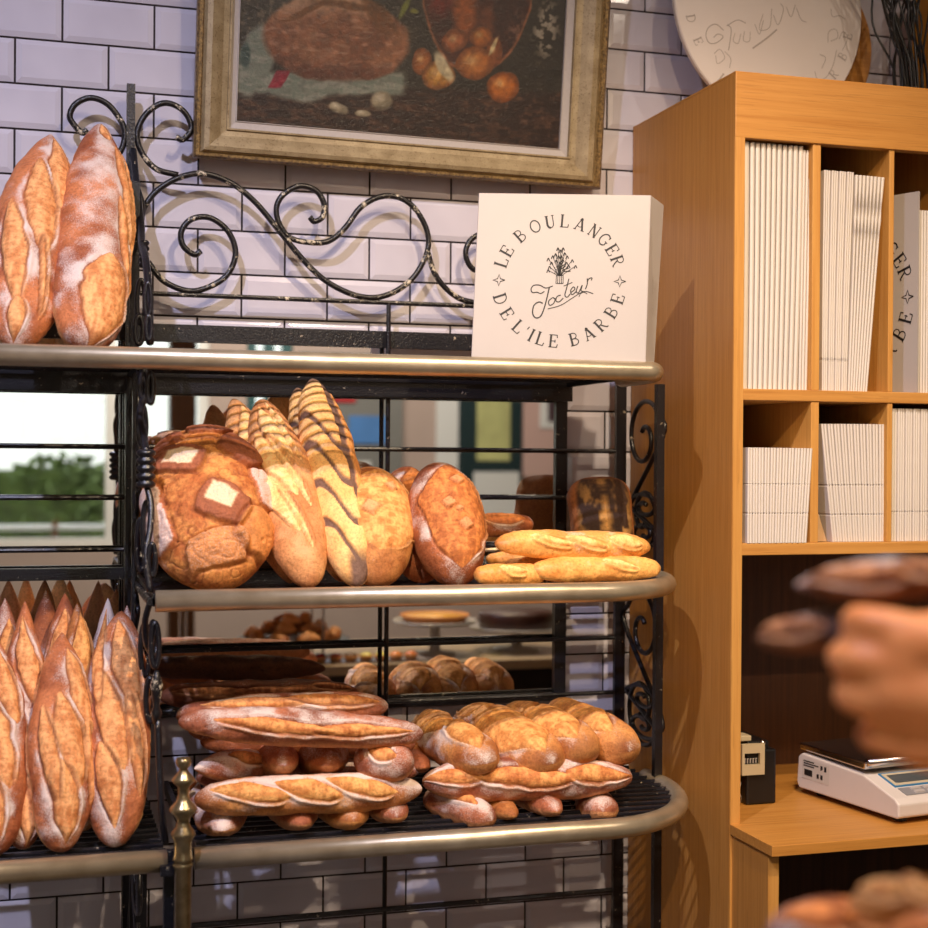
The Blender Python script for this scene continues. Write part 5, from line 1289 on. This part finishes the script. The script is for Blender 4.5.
# forearm -> wrist -> palm
cap([H(.34, -.10, .06), H(.20, -.055, .03), (H(.095, -.012, .0)), H(.045, .004, -.002)], [.046, .040, .029, .030])
cap([H(.055, .018, .0), H(.012, .022, -.004), H(-.018, .022, -.002)], [.026, .024, .015])
cap([H(.055, -.010, .0), H(.012, -.008, -.006), H(-.022, -.006, -.004)], [.028, .025, .016])
cap([H(.055, -.020, .0), H(.015, -.032, -.004), H(-.012, -.034, -.002)], [.024, .020, .014])
# four fingers curling away around the loaves
cap([H(-.014, .030, -.004), H(-.038, .034, .012), H(-.034, .030, .036), H(-.012, .026, .046)], [.0115, .0105, .0095, .0075])
cap([H(-.020, .010, -.006), H(-.045, .012, .012), H(-.041, .010, .040), H(-.016, .008, .050)], [.012, .011, .0095, .008])
cap([H(-.018, -.011, -.006), H(-.041, -.010, .012), H(-.038, -.011, .038), H(-.015, -.012, .048)], [.0115, .0105, .0095, .0075])
cap([H(-.010, -.032, -.004), H(-.030, -.033, .010), H(-.029, -.033, .030), H(-.011, -.032, .038)], [.010, .0092, .0082, .007])
# thumb up over the top loaf
cap([H(.042, .022, -.010), H(.030, .046, -.008), H(.026, .062, .002), H(.020, .074, .014)], [.017, .0135, .0115, .0085])
m = NT('warm_skin'); v = m.obj(); n = m.noise(v, 30, 3)
m.l(m.ramp(n, [(.3, lin((216, 132, 72))), (.7, lin((228, 150, 88)))]), m.b.inputs['Base Color']); m.inp('Roughness', .5)
m.b.inputs['Subsurface Weight'].default_value = .15; m.b.inputs['Subsurface Radius'].default_value = (.02, .008, .004); m.b.inputs['Subsurface Scale'].default_value = .3
hand = hb_.build('arm_and_hand', m.m, person, smooth=True)
md = hand.modifiers.new('r', 'REMESH'); md.mode = 'VOXEL'; md.voxel_size = .0028; md.use_smooth_shade = True
md = hand.modifiers.new('s', 'SMOOTH'); md.iterations = 14; md.factor = .7
slv = MB(); slv.tube([H(.20, -.055, .03), H(.21, -.058, .032), H(.36, -.106, .064), H(.50, -.15, .10)], [.050, .054, .060, .066], 24)
slv.build('sleeve', simple('dark_sleeve', (40, 38, 44), .9, 0, .1, 60), person, smooth=True)
fg((795, 586), (985, 574), .90, .86, 52, 'blurred dark loaf held on top in the hand', 311, sty='dark', fl=.38, face=(0, -.5, 1), cuts=((-.3, .5, .6, .5, 6), (.5, .4, .5, .4, 6)), grp='dark loaves held in the hand')
fg((756, 640), (900, 622), .92, .88, 50, 'blurred floury dark loaf held lower in the hand, pointing left', 313, sty='dark', fl=.36, face=(0, -.5, 1), cuts=((-.5, .4, .6, .5, 6),), grp='dark loaves held in the hand')
fg((868, 734), (970, 748), .88, .9, 50, 'blurred brown loaf end just under the hand', 315, sty='brown', fl=.25, grp='dark loaves held in the hand')
# ================================================================ LIGHT
def spot(loc, target, power, col, size=120, blend=.5, rad=.02):
    l = bpy.data.lights.new('ceiling_and_added_spot', 'SPOT'); l.energy = power; l.color = col; l.spot_size = math.radians(size); l.spot_blend = blend; l.shadow_soft_size = rad
    o = bpy.data.objects.new('ceiling_and_added_spot', l); C.objects.link(o); o.location = loc
    o.rotation_euler = (Vector(target)-Vector(loc)).to_track_quat('-Z', 'Y').to_euler(); return o
def area(loc, target, power, col, sx, sy):
    l = bpy.data.lights.new('added_fill_panel', 'AREA'); l.energy = power; l.color = col; l.shape = 'RECTANGLE'; l.size = sx; l.size_y = sy
    o = bpy.data.objects.new('added_fill_panel', l); C.objects.link(o); o.location = loc
    o.rotation_euler = (Vector(target)-Vector(loc)).to_track_quat('-Z', 'Y').to_euler(); return o
WARM = (1., .76, .50); COOL = (.72, .73, 1.)
spot((.84, -1.75, 3.15), (.65, -.6, .6), 172, WARM, 82, 1.)
spot((-.5, -1.9, 3.2), (.0, -.6, .6), 205, COOL, 104, 1.)
spot((1.95, -2.2, 3.15), (1.45, -.5, .9), 46, (1., .84, .68), 84, 1.)
spot((-.1, -3.3, 3.2), (1.12, -.25, 1.35), 215, (1., .74, .46), 34, .9)
spot((.9, -2.4, 3.3), (.6, -1.6, .9), 60, WARM)
spot((1.3, -2.3, 3.3), (1.1, -1.8, .9), 70, WARM, 34, .6)  # added narrow spot, brightens the counter pastries the mirror shows
area((.6, -2.2, 3.45), (.6, -1.2, 1.0), 4, (1., .86, .74), 2.4, .8)  # added weak soft fill, not a lamp of the shop
area((1.0, -4.6, 3.4), (1.2, -6., 1.0), 170, (1., .9, .8), 3., 1.)  # added fill that brightens the street wall for its reflection
W = bpy.data.worlds.new('sky'); SC.world = W; W.use_nodes = True
nt = W.node_tree; bg = nt.nodes['Background']; bg.inputs['Color'].default_value = (.86, .94, 1., 1); bg.inputs['Strength'].default_value = 3.2
# ================================================================ CAMERA
cam = bpy.data.cameras.new('camera'); co = bpy.data.objects.new('camera', cam); C.objects.link(co); SC.camera = co
cam.sensor_width = 36; cam.lens = f/928*36; cam.clip_start = .05
mt = Matrix((R, U, -F)).transposed().to_4x4(); mt.translation = CAM; co.matrix_world = mt
cam.dof.use_dof = True; cam.dof.focus_distance = 2.33; cam.dof.aperture_fstop = 3.7
SC.view_settings.view_transform = 'Standard'; SC.view_settings.look = 'None'; SC.view_settings.gamma = 1.; SC.view_settings.exposure = 0.
SC.view_settings.use_curve_mapping = False
SC.cycles.use_denoising = True; SC.cycles.max_bounces = 8; SC.cycles.glossy_bounces = 5
SC.cycles.sample_clamp_indirect = 6
